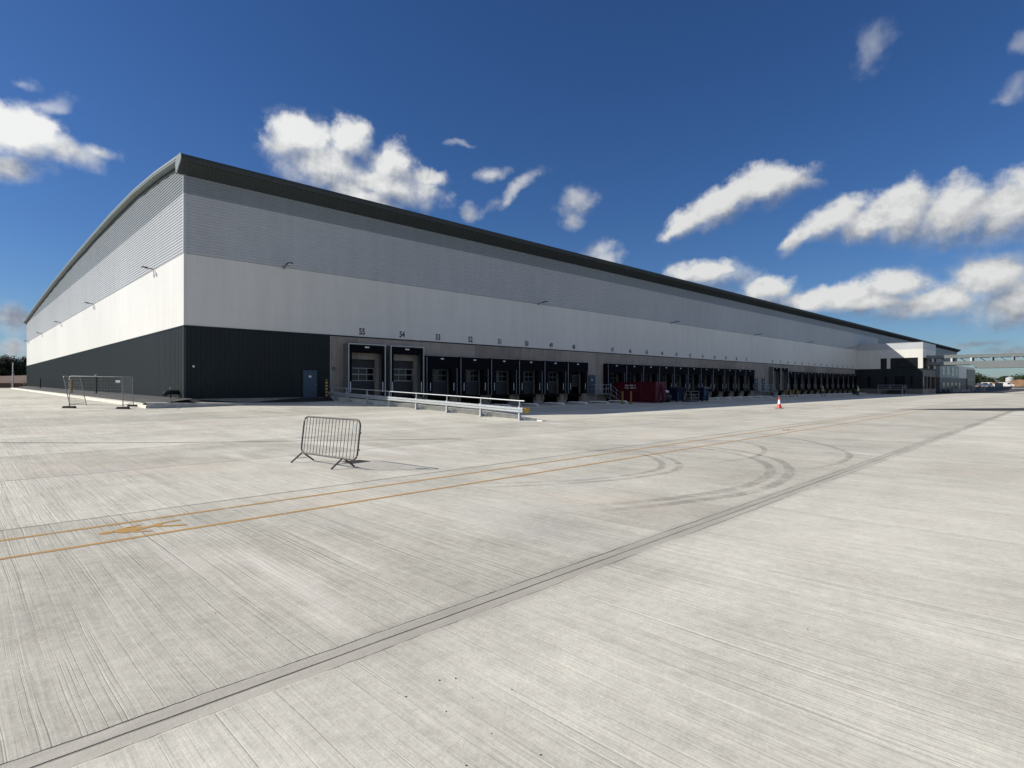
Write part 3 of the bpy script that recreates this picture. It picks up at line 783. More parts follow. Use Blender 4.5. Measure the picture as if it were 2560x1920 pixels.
mb=MB(); mb.box(.06,Wd-.06,0,.06,z0+.06,z1); mb.box(-.05,Wd+.05,-.05,0,z0,z0+.12); mb.box(-.05,Wd+.05,-.05,0,z1-.05,z1+.09); mb.build('end_panel',M['redpale'],sk)
mb=MB(); mb.box(0,Wd,-.09,-.0,1.62,1.76)
mb.hexa([(.35,-.13,.1),(.62,-.13,.1),(.62,-.0,.1),(.35,-.0,.1),(.98,-.13,2.2),(1.15,-.13,2.2),(1.15,-.0,2.2),(.98,-.0,2.2)])
mb.hexa([(1.68,-.13,.1),(1.95,-.13,.1),(1.95,-.0,.1),(1.68,-.0,.1),(1.15,-.13,2.2),(1.32,-.13,2.2),(1.32,-.0,2.2),(1.15,-.0,2.2)])
mb.build('hook_frame',M['red'],sk)
for x in(.25,Wd-.25):
    mb=MB(); mb.box(x-.1,x+.1,.1,L-.1,.1,.279); mb.build('runner',M['red'],sk)
    for y in(.5,L-.5):
        mb=MB(); mb.tube([(x-.12,y,.11),(x+.12,y,.11)],.11,12); mb.build('roller',M['rubber'],sk)
mb=MB()   # two rows of pale lettering, too far off to read
random.seed(3)
for zz,n,yy in((1.98,9,4.25),(1.68,10,4.35)):
    for i in range(n):
        if i==4 and n==10: continue
        y=yy-i*.17; k=random.random()
        mb.box(-.052,-.046,y-.13,y-.1,zz,zz+.2); mb.box(-.052,-.046,y-.1,y-.03,zz+(.17 if k<.5 else .08),zz+(.2 if k<.5 else .11)); mb.box(-.052,-.046,y-.05,y-.02,zz,zz+(.2 if k<.7 else .1))
mb.build('lettering',M['stripe'],sk)

def bin_(name,x,y,wd,dp,ht,mats,lab,rz=0,bag=False):
    r=tag(empty(name,(x,y,PIT),rz),lab,'bin')
    mb=MB(); t=.14
    mb.hexa([(t,t,.14),(wd-t,t,.14),(wd-t,dp-t,.14),(t,dp-t,.14),(0,0,ht),(wd,0,ht),(wd,dp,ht),(0,dp,ht)]); mb.build('body',mats[0],r)
    mb=MB(); mb.box(-.04,wd+.04,-.05,0.02,ht-.14,ht+.03); mb.box(-.04,.03,.02,dp,ht-.14,ht+.03); mb.box(wd-.03,wd+.04,.02,dp,ht-.14,ht+.03); mb.build('rim',mats[1],r)
    mb=MB(); mb.hexa([(.0,0,ht+.035),(wd,0,ht+.035),(wd,dp,ht+.14),(0,dp,ht+.14),(0,0,ht+.075),(wd,0,ht+.075),(wd,dp,ht+.2),(0,dp,ht+.2)]); mb.build('lid',mats[1],r)
    for sx in(.2,wd-.2):
        mb=MB(); mb.box(sx-.06,sx+.06,.04,.13,.2,ht-.2); mb.build('side_rib',mats[2],r)
    for sx in(.2,wd-.2):
        for sy in(.25,dp-.25):
            mb=MB(); mb.tube([(sx-.03,sy,.075),(sx+.03,sy,.075)],.075,10); mb.build('wheel',M['rubber'],r)
    return r
bin_('waste_bin',53.2,-6.2,1.9,1.4,1.75,(M['navy'],M['navy'],M['teal']),'navy blue lidded bin between the red skip and the pallet cage')
bin_('waste_bin',57.6,-7.4,1.55,1.3,1.8,(M['navy'],M['blackp'],M['teal']),'dark blue bin with pale blue panel, right of the pallet cage')
mb=MB(); mb.hexa([(.45,-.006,.7),(.8,-.006,.7),(.8,.1,.7),(.45,.1,.7),(.35,-.03,1.5),(.85,-.03,1.5),(.85,.1,1.5),(.35,.1,1.5)])
tag(mb.build('pale_blue_sheet',M['teal'],None,(57.3,-7.46,PIT)),'pale blue sheet leaning on the front of the dark bin','sheet')
cg=tag(empty('pallet_cage',(55.35,-6.9,PIT)),'open dark steel pallet cage between the two blue bins','cage')
mb=MB()
for x in(0,1.9):
    for y in(0,1.2): mb.box(x-.035,x+.035,y-.035,y+.035,0,1.35)
for z in(.14,.5,.9,1.32):
    for y in(0,1.2): mb.box(.036,1.864,y-.02,y+.02,z-.025,z+.025)
    for x in(0,1.9): mb.box(x-.02,x+.02,.036,1.164,z-.025,z+.025)
mb.build('frame',M['galvdark'],cg)
mb=MB(); mb.box(.05,1.85,.04,1.16,.02,.11); mb.build('floor',M['timber'],cg)
for i,(a,b,c,d) in enumerate(((.1,.9,.12,.55),(1.0,1.8,.12,.7))):
    mb=MB(); mb.hexa([(a,.1,c),(b,.1,c),(b,1.0,c),(a,1.0,c),(a+.06,.16,d),(b-.02,.14,d-.06),(b-.05,.95,d-.1),(a+.03,.9,d)])
    tag(mb.build('scrap_timber',M['timber'],None,(55.35,-6.9,PIT)),('low' if i==0 else 'taller')+' bundle of scrap timber lying inside the pallet cage','timber','scrap in the pallet cage')
bw=tag(empty('waste_bag',(52.5,-5.0,PIT)),'black waste bag heap topped by a white sack right of the red skip','bag')
def blob(rx,ry,rz,zc,seed):
    mb=MB(); rnd=random.Random(seed); rows=[]
    for i in range(9):
        t=math.pi*i/8; rows.append([( rx*math.sin(t)*math.cos(a)*(1+.12*rnd.uniform(-1,1)), ry*math.sin(t)*math.sin(a)*(1+.12*rnd.uniform(-1,1)), zc-rz*math.cos(t)) for a in [2*math.pi*k/14 for k in range(14)]])
    mb.grid(rows,0,True,True); return mb
blob(.9,.8,.62,.6,1).build('sack',M['blackp'],bw)
blob(.42,.4,.2,1.3,2).build('white_sack',M['signwhite'],bw)

# ------------------------------------------------------------------ traffic cone
cn=tag(empty('traffic_cone',(36.6,-24.7,h(36.6,-24.7))),'red traffic cone with a white sleeve standing alone on the yard','cone')
mb=MB(); mb.lathe([(.19,.045),(.165,.12),(.118,.36)],20,0); mb.lathe([(.062,.70),(.035,.93),(.03,.955)],20,0); mb.build('cone_body',M['coneRed'],cn)
mb=MB(); mb.lathe([(.121,.355),(.066,.705)],20,0); mb.build('sleeve',M['coneWhite'],cn)
mb=MB(); mb.box(-.25,.25,-.25,.25,0,.045); mb.build('base',M['rubber'],cn)

# ------------------------------------------------------------------ crowd barrier
br=tag(empty('crowd_barrier',(-4.86,-30.25,0),math.atan2(-2.3,.24)),'galvanised crowd control barrier standing alone on the concrete yard','barrier')
lean=lambda z:.11*(z-.2)/.9
Hl=1.15; zb,zt,cr=.22,1.10,.15
def arcp(cx,cz,a0,a1,n=5): return [(cx+cr*math.cos(R(a0+(a1-a0)*i/n)),cz+cr*math.sin(R(a0+(a1-a0)*i/n))) for i in range(n+1)]
loop=arcp(Hl-cr,zt-cr,90,0)+arcp(Hl-cr,zb+cr,0,-90)+arcp(-Hl+cr,zb+cr,-90,-180)+arcp(-Hl+cr,zt-cr,180,90)
loop.append(loop[0]); LP=lambda x,z:(x,lean(z),z)
mb=MB(); mb.tube([LP(x,z) for x,z in loop],.021,8); mb.build('frame',M['barrier'],br)
xs=[-Hl+.13+i*(2*Hl-.26)/15 for i in range(16)]
for x in xs:
    mb=MB(); mb.tube([LP(x,zb),LP(x,zt)],.008,6); mb.build('bar',M['barrier'],br)
mb=MB()
for fx_ in(-1.07,.63):
    mb=MB(); y0=lean(zb)
    mb.tube([(fx_,-.30,.012),(fx_,y0-.02,zb-.0)],.021,8); mb.tube([(fx_,.30,.012),(fx_,y0+.02,zb)],.021,8); mb.tube([(fx_,-.16,.10),(fx_,.16,.10)],.007,6); mb.build('foot',M['barrier'],br)
mb=MB(); mb.hexa([(xs[-2]+.008,lean(.84)-.004,.84),(xs[-1]-.008,lean(.84)-.004,.84),(xs[-1]-.008,lean(.84)+.004,.84),(xs[-2]+.008,lean(.84)+.004,.84),(xs[-2]+.008,lean(1.02)-.004,1.0),(xs[-1]-.008,lean(1.02)-.004,1.0),(xs[-1]-.008,lean(1.02)+.004,1.0),(xs[-2]+.008,lean(1.02)+.004,1.0)]); mb.build('name_plate',M['signgrey'],br)
for z in(.45,.82):
    mb=MB(); mb.tube([(Hl,lean(z),z),(Hl+.045,lean(z),z)],.008,6); mb.tube([(Hl+.04,lean(z),z-.02),(Hl+.04,lean(z),z+.02)],.015,8); mb.build('hook_lug',M['barrier'],br)
mb=MB(); mb.tube([LP(-Hl,.98),(-Hl-.05,lean(.92),.93),(-Hl-.055,lean(.9),.84)],.007,6); mb.build('hook_loop',M['galv'],br)

# ------------------------------------------------------------------ fence panels round the corner cage
def panel(p0,p1,lab,lean_=0,sign=False):
    a=Vector(p0); b=Vector(p1); L=(b-a).length; ang=math.atan2(b.y-a.y,b.x-a.x)
    z=min(h(*p0),h(*p1)); r=tag(empty('mesh_fence_panel',(a.x,a.y,h(*p0)+.05),ang),lab,'fence panel','temporary fence panels')
    dzl=h(*p1)-h(*p0); T=1.86
    def Q(x,z): return (x,lean_*z/T,z+dzl*x/L)
    mb=MB(); c=.10; pts=[Q(0,0),Q(0,T-c),Q(.03,T-.03),Q(c,T),Q(L-c,T),Q(L-.03,T-.03),Q(L,T-c),Q(L,0)]
    mb.tube(pts,.022,8); mb.tube([Q(0,.30),Q(.10,.17),Q(L-.10,.17),Q(L,.30)],.018,6); mb.build('frame',M['galvdark'],r)
    mb=MB()
    for i in range(1,26): mb.tube([Q(L*i/26,.17),Q(L*i/26,T)],.0022,4,cap=False)
    for i in range(1,9): mb.tube([Q(0,.17+(T-.17)*i/9),Q(L,.17+(T-.17)*i/9)],.0028,4,cap=False)
    mb.build('wire_mesh',M['galvdark'],r)
    if sign:
        mb=MB(); x0=L-.42
        mb.hexa([Q(x0,1.52),Q(x0+.26,1.52),tuple(Vector(Q(x0+.26,1.52))+Vector((0,.012,0))),tuple(Vector(Q(x0,1.52))+Vector((0,.012,0))),Q(x0,1.66),Q(x0+.26,1.66),tuple(Vector(Q(x0+.26,1.66))+Vector((0,.012,0))),tuple(Vector(Q(x0,1.66))+Vector((0,.012,0)))]); s=mb.build('sign',M['signwhite'],r); s.location.y=-.03
A,B,Cc,D=(-6.1,.1),(-3.8,-2.1),(-2.75,.6),(-4.9,2.8)
panel(A,B,'mesh fence panel with a white sign, front side of the small cage',0,True)
panel(B,Cc,'mesh fence panel on the right side of the small cage, next to the kerb',.06)
panel(D,(A[0]+.05,A[1]+.05),'mesh fence panel leaning out of true on the left side of the cage',-.34)
for (x,y),lab in((A,'rubber fence foot at the front left corner of the cage'),(B,'rubber fence foot at the front right corner of the cage'),(Cc,'rubber fence foot beside the kerb at the back right of the cage')):
    mb=MB(); ca=math.atan2(-2.2,2.3)
    mb.hexa([(-.36,-.13,0),(.36,-.13,0),(.36,.13,0),(-.36,.13,0),(-.31,-.1,.13),(.31,-.1,.13),(.31,.1,.13),(-.31,.1,.13)])
    tag(mb.build('fence_foot',M['rubber'],None,(x,y,h(x,y)),ca),lab,'fence foot','rubber feet of the fence panels')

# vent pipes and the drain outlet along the gable
for i,(x,y,H,lab) in enumerate(((-.9,26.5,1.85,'tall black vent pipe with cap beside the gable wall behind the fence'),(-.9,77,1.6,'thin black vent pipe far along the gable wall'))):
    r=tag(empty('vent_pipe',(x,y,pw(y)-.12)),lab,'pipe')
    mb=MB(); mb.tube([(0,0,0),(0,0,H-.12)],.085,12); mb.build('pipe',M['blackp'],r)
    mb=MB(); mb.lathe([(.085,H-.12),(.14,H-.09),(.14,H-.02),(.05,H+.03)],14); mb.build('cap',M['signgrey'] if i==0 else M['blackp'],r)
r=tag(empty('drain_outlet',(-.55,1.0,.98)),'black bent outlet pipe on a short post at the building corner','pipe')
mb=MB(); mb.tube([(.5,.1,.40),(.05,0,.42),(-.25,-.1,.40),(-.42,-.16,.22)],[.16,.16,.16,.15],12); mb.build('elbow',M['blackp'],r)
mb=MB(); mb.tube([(0,0,0),(0,0,.3)],.045,8); mb.build('post',M['blackp'],r)
mb=MB(); mb.tube([(0,0,.55),(0,0,.66)],.02,8); mb.box(-.06,.06,-.03,.03,.66,.75); mb.build('valve_handle',M['signgrey'],r)

# ------------------------------------------------------------------ office block on the long wall
O=tag(empty('office_block',(152,-13.6,0)),'white two storey office block with dark ground floor jutting from the warehouse','office block')
D_=13.6; Wd=15.; Zt=11.97
def wallx(z0,z1,m,name,y0=0,y1=D_,x0=0,x1=.25):
    mb=MB(); mb.box(x0,x1,y0,y1,z0,z1); return mb.build(name,m,O)
S=lambda s: D_-s      # s measured out from the long wall
zw0,zw1=5.9,8.42
# face towards the near end
mb=MB(); mb.box(0,.25,0,D_,zw1,10.47)
for a,b in((0,5.0),(6.34,7.06),(12.65,13.6)): mb.box(0,.25,S(b),S(a),5.87,zw1)
# street face: header and two posts
mb.box(.25,Wd,0,.25,zw1,10.47)
for a,b in((6.2,7.0),(13.6,14.6)): mb.box(a,b,0,.25,5.87,zw1)
mb.box(Wd-.25,Wd,.25,D_,5.87,10.47)
mb.build('white_cladding',M['white'],O)
mb=MB(); mb.box(-.02,Wd,-.02,D_,10.48,Zt); mb.build('grey_parapet',M['silver'],O)
mb=MB(); mb.box(-.06,Wd+.04,-.06,D_,Zt,Zt+.07); mb.build('coping',M['trim'],O)
for a,b in((5.0,6.34),(7.06,12.65)):
    mb=MB(); mb.box(.14,.18,S(b),S(a),5.87,zw1); w=mb.build('window',M['glassdark'],O)
    mb=MB(); 
    n=1 if b-a<2 else 4
    for i in range(1,n): yy=S(b)+(b-a)*i/n; mb.box(.10,.139,yy-.03,yy+.03,5.9,zw1)
    mb.box(.10,.139,S(b),S(a),5.88,5.95); mb.box(.10,.139,S(b),S(a),7.6,7.66); mb.build('frame',M['anth'],w)
mb=MB(); mb.box(.26,Wd-.3,1.6,1.64,5.9,zw1); w=mb.build('window',M['glassdark'],O)
mb=MB()
for i in range(1,6): mb.box(.26+i*2.4-.03,.26+i*2.4+.03,1.55,1.6,5.9,zw1)
mb.box(.26,Wd-.3,1.55,1.6,6.8,6.87); mb.build('frame',M['alu'],w)
mb=MB(); mb.box(.05,Wd,.05,D_,5.5,5.87); mb.build('floor_slab',M['anth'],O)
mb=MB(); mb.box(.03,.25,.03,D_,1.0,5.5); mb.build('dark_cladding',M['anth'],O)
mb=MB()
for a,b in((2.2,2.9),(5.8,6.4),(8.0,10.0),(11.1,11.6)): mb.box(.01,.03,S(b),S(a),1.6,4.0)
mb.build('window',M['glassdark'],O)
mb=MB(); mb.box(.25,Wd,.05,.25,4.0,5.5)
for a,b in((.25,.6),(4.6,5.4),(8.8,9.6),(14.3,15)): mb.box(a,b,.05,.25,1.0,4.0)
mb.build('ground_floor_panel',M['brownpanel'],O)
mb=MB(); mb.box(.25,Wd,1.2,1.25,1.0,4.0); mb.build('shopfront',M['glassdark'],O)
mb=MB(); mb.box(.01,Wd,.01,D_,-.4,1.0); mb.build('plinth',M['precast'],O)
r=tag(empty('loading_platform',(147.5,-7.5,0)),'small steel platform with railing and steps beside the office block','platform')
mb=MB(); mb.box(0,4.4,-3.0,2.,.80,.92); mb.build('deck',M['galvdark'],r)
mb=MB()
for z in(1.4,1.9): mb.tube([(0,2,z),(0,-3,z),(4.4,-3,z)],.03,6)
for x,y in((0,2),(0,-.5),(0,-3),(1.5,-3),(3,-3),(4.4,-3)): mb.tube([(x,y,.9),(x,y,1.92)],.03,6)
mb.build('railing',M['galv'],r)
for x,y in((.1,-2.9),(.1,1.9),(4.2,-2.9)):
    mb=MB(); mb.box(x-.06,x+.06,y-.06,y+.06,-.24,.8); mb.build('leg',M['galv'],r)
for i in range(5):
    mb=MB(); z=.75-.19*i; mb.box(-.28*(i+1),-.28*i,0,1.6,z-.05,z); mb.build('tread',M['galvdark'],r)
# dark low trolley beside the second worker
r=tag(empty('hand_trolley',(125.3,-6.9,PIT)),'dark box trolley standing next to the second worker','trolley')
mb=MB(); mb.box(0,1.6,0,.9,.22,1.0); mb.build('box',M['blackp'],r)
mb=MB(); mb.tube([(1.6,.1,.9),(1.85,.1,1.25),(1.85,.8,1.25),(1.6,.8,.9)],.02,6); mb.build('handle',M['galvdark'],r)
for x in(.25,1.35):
    for y in(.12,.78):
        mb=MB(); mb.tube([(x,y-.04,.11),(x,y+.04,.11)],.11,12); mb.build('wheel',M['tyre'],r)

# ------------------------------------------------------------------ link bridge
Bx=156.; r=tag(empty('link_bridge',(Bx,-13.6,0)),'grey enclosed footbridge with open truss strip crossing from the office block','bridge')
Lb=70
for i,x in enumerate((0,3.2)):
    mb=MB(); mb.box(x-.08,x+.08,-Lb,0,8.18,8.86); mb.build('upper_cladding',M['bridge'],r)
    mb=MB(); mb.box(x-.08,x+.08,-8.2,0,6.62,7.38); mb.prism([(-8.2,6.62),(-8.2,7.38),(-Lb,7.38),(-Lb,5.75),(-9.6,5.75)],0,x-.08,x+.08); mb.build('lower_cladding',M['bridge'],r)
    for k in range(19):
        y=-1.2-k*3.6
        mb=MB(); mb.box(x-.07,x+.07,y-.18,y+.18,7.38,8.18); mb.build('truss_post',M['trim'] if i==0 and k<3 else M['midgrey'],r)
        mb=MB(); mb.hexa([(x-.05,y-2.2,7.38),(x+.05,y-2.2,7.38),(x+.05,y-2.42,7.38),(x-.05,y-2.42,7.38),(x-.05,y-1.2,8.18),(x+.05,y-1.2,8.18),(x+.05,y-1.42,8.18),(x-.05,y-1.42,8.18)]); mb.build('truss_brace',M['midgrey'],r)
mb=MB(); mb.box(-.14,3.34,-Lb,0,8.86,8.96); mb.build('roof',M['midgrey'],r)
mb=MB(); mb.box(.08,3.12,-8.2,0,6.55,6.68); mb.box(.08,3.12,-Lb,-9.0,5.80,5.92); mb.build('soffit',M['anth'],r)
for y in(-40,-69):
    for x in(.3,2.9):
        mb=MB(); mb.box(x-.2,x+.2,y-.2,y+.2,-.2,5.8); mb.build('column',M['midgrey'],r)

# ------------------------------------------------------------------ annex beyond
A2=tag(empty('office_annex',(170,-14,0)),'low grey and white annex with glazed corner behind the footbridge','annex')
mb=MB(); mb.box(0,28,0,14,3.9,7.3); mb.build('grey_cladding',M['midgrey'],A2)
mb=MB(); mb.box(28,57,0,14,3.9,7.5); mb.build('white_cladding',M['white'],A2)
mb=MB(); mb.box(0,57,.05,14,-.3,3.9); mb.build('ground_floor',M['brownpanel'],A2)
mb=MB(); mb.box(-.02,36,-.02,0,7.3,7.42); mb.build('coping',M['trim'],A2)
for a,b,c,d in((3,6,4.6,6.6),(9,13,4.6,6.8),(16,20,4.4,6.8),(22,25,4.6,6.6)):
    mb=MB(); mb.box(a,b,-.05,0,c,d); w=mb.build('window',M['glassdark'],A2)
    mb=MB(); mb.box(a,b,-.08,-.05,(c+d)/2-.04,(c+d)/2+.04); mb.build('frame',M['alu'],w)
mb=MB(); mb.box(42,57.05,-.12,0,.4,6.6); gl=mb.build('curtain_wall',M['glassdark'],A2)
mb=MB()
for i in range(8): mb.box(42+i*2.13,42.2+i*2.13,-.2,-.12,.4,6.6)
mb.box(42,57.1,-.19,-.125,3.4,3.7); mb.box(41.8,57.1,-.3,-.12,6.6,6.8); mb.build('mullion_grid',M['alu'],gl)
mb=MB()
for i in range(5): mb.box(4+i*6,6.5+i*6,.02,.05,.2,2.6)
mb.build('window',M['glassdark'],A2)
# low walls, blocks, planters in front of the annex
for i,(x,y,a,b,c,m,lab) in enumerate(((171,-16.5,12,.5,1.0,'concblock','low pale concrete wall section in front of the annex, nearest the office block'),
   (182,-16.6,16,.5,.75,'precast','long low grey wall in front of the annex'),(203,-16.5,2.2,1.2,1.7,'concblock','pale concrete block standing left of the two blocks before the vans'),(209,-18.6,1.8,1.2,1.25,'concblock','pale concrete block standing right of the two blocks before the vans'))):
    mb=MB(); mb.hexa([(0,0,-.1),(a,0,-.1),(a,b,-.1),(0,b,-.1),(.05,.05,c),(a-.05,.05,c),(a-.05,b-.05,c),(.05,b-.05,c)])
    tag(mb.build('concrete_block_wall',M[m],None,(x,y,0)),lab,'low wall')

# ------------------------------------------------------------------ vehicles
def wheel(parent,x,y,r=.34):
    mb=MB(); s=1 if y>0 else -1
    mb.tube([(x,y-.1,r),(x,y+.1,r)],r,18); w=mb.build('wheel',M['tyre'],parent)
    mb=MB(); mb.tube([(x,y+s*.09,r),(x,y+s*.115,r)],r*.62,14); mb.build('rim',M['rim'],w)
def van(loc,rz,lab):
    r=tag(empty('panel_van',loc,rz),lab,'van')
    side=[(-2.5,.3),(2.45,.3),(2.52,.75),(2.4,1.02),(1.75,1.15),(1.05,1.83),(.7,1.95),(-2.3,1.97),(-2.48,1.8)]
    mb=MB(); w=.93
    def sec(y,k): return [(x,y,.3+(z-.3)*k) for x,z in side]
    rows=[sec(-w+.08,.985),sec(-w,.93),sec(w,.93),sec(w-.08,.985)]
    b=len(mb.v); mb.grid([[(x,-w+(.10 if z>1.2 else 0),z) for x,z in side],[(x,w-(.10 if z>1.2 else 0),z) for x,z in side]],close=True)
    mb.face([(x,-w+(.10 if z>1.2 else 0),z) for x,z in side]); mb.face([(x,w-(.10 if z>1.2 else 0),z) for x,z in side][::-1])
    mb.build('body',M['carwhite'],r)
    mb=MB(); mb.hexa([(1.07,-.8,1.80),(1.07,.8,1.80),(1.74,.84,1.17),(1.74,-.84,1.17),(1.10,-.8,1.83),(1.10,.8,1.83),(1.78,.84,1.18),(1.78,-.84,1.18)]); mb.build('windscreen',M['glassdark'],r)
    for s in(-1,1):
        mb=MB(); y=s*(w-.06); mb.hexa([(.25,y-.06,1.12),(1.55,y-.06,1.12),(1.55,y+.06,1.12),(.25,y+.06,1.12),(.25,y-.02,1.72),(1.0,y-.02,1.72),(1.0,y+.035,1.72),(.25,y+.035,1.72)]); mb.build('side_window',M['glassdark'],r)
        mb=MB(); mb.box(2.36,2.50,s*.6-.16,s*.6+.16,.72,.9); mb.build('headlight',M['lens'],r)
        mb=MB(); mb.box(-2.5,-2.46,s*.8-.07,s*.8+.07,.8,1.2); mb.build('tail_lamp',M['lampred'],r)
        wheel(r,1.55,s*.82); wheel(r,-1.45,s*.82)
    mb=MB(); mb.box(-2.56,2.58,-.9,.9,.28,.5); mb.build('bumper',M['blackp'],r)
    return r
def pickup(loc,rz,lab):
    r=tag(empty('pickup_truck',loc,rz),lab,'pickup')
    side=[(-2.6,.4),(2.55,.4),(2.6,.9),(2.4,1.08),(1.35,1.15),(.75,1.72),(-.55,1.74),(-.85,1.15),(-2.6,1.12)]
    mb=MB(); w=.92
    mb.grid([[(x,-w+(.12 if z>1.2 else 0),z) for x,z in side],[(x,w-(.12 if z>1.2 else 0),z) for x,z in side]],close=True)
    mb.face([(x,-w+(.12 if z>1.2 else 0),z) for x,z in side]); mb.face([(x,w-(.12 if z>1.2 else 0),z) for x,z in side][::-1]); mb.build('body',M['carwhite'],r)
    mb=MB(); mb.box(-2.55,-1.0,-.85,.85,1.13,1.62); mb.build('rear_box',M['carwhite'],r)
    for s in(-1,1):
        for a,b,c,d in((-.6,.02,-.5,.02),(.1,1.2,.1,.72)):
            y=s*(w-.06); mb=MB(); mb.hexa([(a,y-.06,1.17),(b,y-.06,1.17),(b,y+.06,1.17),(a,y+.06,1.17),(c,y-.03,1.64),(d,y-.03,1.64),(d,y+.03,1.64),(c,y+.03,1.64)]); mb.build('side_window',M['glassdark'],r)
        wheel(r,1.65,s*.8,.37); wheel(r,-1.6,s*.8,.37)
        mb=MB(); mb.box(2.45,2.61,s*.65-.15,s*.65+.15,.85,1.0); mb.build('headlight',M['lens'],r)
    mb=MB(); mb.box(2.5,2.66,-.88,.88,.42,.62); mb.build('bumper',M['blackp'],r)
    return r
pickup((310.7,-7.4,1.15),R(-76),'white crew cab pickup parked past the annex, left of the two rows of vans')
van((322.2,-7.4,1.15),R(-76),'white panel van parked behind the pickup, only its roof and cab showing')
van((317.5,-14.0,1.15),R(-76),'white panel van parked alone at the far right')
van((-12,188,3.6),R(200),'white panel van on the bank behind the timber fence at far left')

# ------------------------------------------------------------------ people
def limb_body(name,bones,radii,mat,parent,loc=None):
    """one continuous skin grown over a skeleton of joints"""
    me=bpy.data.meshes.new(name+'_s'); vs=[];es=[]; idx={}
    for k,pos in bones['v'].items(): idx[k]=len(vs); vs.append(pos)
    es=[(idx[a],idx[b]) for a,b in bones['e']]
    me.from_pydata(vs,es,[]); ob=bpy.data.objects.new(name,me); col.objects.link(ob)
    md=ob.modifiers.new('s','SKIN'); md.use_smooth_shade=True
    for k,i in idx.items():
        d=me.skin_vertices[0].data[i]; d.radius=(radii[k],)*2; d.use_root=(k=='pelvis')
    ss=ob.modifiers.new('d','SUBSURF'); ss.levels=1; ss.render_levels=1
    bpy.context.view_layer.update()
    m2=bpy.data.meshes.new_from_object(ob.evaluated_get(bpy.context.evaluated_depsgraph_get())); m2.name=name
    bpy.data.objects.remove(ob)
    m2.materials.clear(); m2.materials.append(mat)
    o=bpy.data.objects.new(name,m2); col.objects.link(o); o.parent=parent
    return o
def person(loc,rz,lab,stride):
    r=tag(empty('person',loc,rz),lab,'person')
    s=stride
    v={'pelvis':(0,0,.95),'belly':(0,.0,1.1),'chest':(0,.0,1.33),'neck':(0,.01,1.5),'jaw':(0,.03,1.58),'head':(0,.02,1.68),'crown':(0,.0,1.75)}
    rad={'pelvis':.155,'belly':.145,'chest':.165,'neck':.06,'jaw':.075,'head':.098,'crown':.06}
    e=[('pelvis','belly'),('belly','chest'),('chest','neck'),('neck','jaw'),('jaw','head'),('head','crown')]
    for q,t in((-1,s),(1,-s)):
        k='L' if q<0 else 'R'
        v.update({k+'hip':(q*.10,0,.88),k+'knee':(q*.11,t*.5+.05,.49),k+'ank':(q*.11,t,.09),k+'toe':(q*.12,t+.17,.04),
                  k+'sh':(q*.20,0,1.42),k+'elb':(q*.27,-t*.3-.02,1.15),k+'wri':(q*.26,-t*.4+.10,.90),k+'palm':(q*.26,-t*.4+.13,.83)})
        rad.update({k+'hip':.10,k+'knee':.062,k+'ank':.045,k+'toe':.04,k+'sh':.075,k+'elb':.05,k+'wri':.03,k+'palm':.036})
        e+=[('pelvis',k+'hip'),(k+'hip',k+'knee'),(k+'knee',k+'ank'),(k+'ank',k+'toe'),('chest',k+'sh'),(k+'sh',k+'elb'),(k+'elb',k+'wri'),(k+'wri',k+'palm')]
    b=limb_body('body',{'v':v,'e':e},rad,M['navycloth'],r)
    # face and hands
    mb=MB(); rows=[]
    for i in range(9):
        t=math.pi*i/8; rows.append([(.088*math.sin(t)*math.cos(a),.025+.105*math.sin(t)*math.sin(a),1.655-.118*math.cos(t)) for a in [2*math.pi*k/14 for k in range(14)]])
    mb.grid(rows,0,True,True); mb.tube([(0,.125,1.68),(0,.15,1.64)],.012,6)
    for q in(-1,1):
        mb.tube([(q*.09,.02,1.68),(q*.1,.015,1.63)],.016,6)
    mb.build('face',M['skin'],r)
    for q,t in((-1,s),(1,-s)):
        mb=MB(); hx,hy,hz=q*.26,-t*.4+.13,.83
        mb.tube([(hx,hy-.02,hz+.05),(hx,hy,hz),(hx,hy+.005,hz-.04)],[.028,.04,.034],8)
        for f in range(4):
            fy_=hy-.03+.02*f; ln=(.065,.078,.072,.055)[f]; mb.tube([(hx,fy_,hz-.035),(hx-q*.008,fy_+.004,hz-.035-ln*.55),(hx-q*.022,fy_+.008,hz-.035-ln)],[.0095,.009,.007],6)
        mb.tube([(hx,hy+.035,hz+.01),(hx-q*.01,hy+.062,hz-.025),(hx-q*.018,hy+.068,hz-.05)],[.011,.0105,.008],6)
        mb.build('hand',M['skin'],r)
    def ring(z,a,b,c=0): return [(a*math.cos(2*math.pi*k/18),c+b*math.sin(2*math.pi*k/18),z) for k in range(18)]
    mb=MB(); mb.grid([ring(.93,.205,.165),ring(1.05,.205,.165),ring(1.3,.225,.18),ring(1.42,.225,.16),ring(1.47,.15,.11)],0,True,True); vt=mb.build('hi_vis_vest',M['hivis'],r)
    for z in(1.02,1.2):
        mb=MB(); mb.grid([ring(z,.222,.181),ring(z+.06,.224,.182)],0,True,True); mb.build('reflective_band',M['reflect'],vt)
    mb=MB(); mb.grid([ring(1.70,.15,.165,.02),ring(1.705,.125,.145,.02),ring(1.78,.118,.135,.015),ring(1.84,.08,.095,.01),ring(1.86,.02,.03,.01)],0,True,True); mb.build('helmet',M['signwhite'],r)
    for q,t in((-1,s),(1,-s)):
        mb=MB(); mb.hexa([(q*.11-.055,t-.09,0),(q*.11+.055,t-.09,0),(q*.12+.05,t+.21,0),(q*.12-.05,t+.21,0),(q*.11-.05,t-.07,.13),(q*.11+.05,t-.07,.13),(q*.12+.04,t+.18,.07),(q*.12-.04,t+.18,.07)]); mb.build('boot',M['blackp'],r)
    return r
person((114.7,-3.6,PIT),R(200),'person in yellow hi-vis vest and white helmet walking by docks 32 and 31',.24)
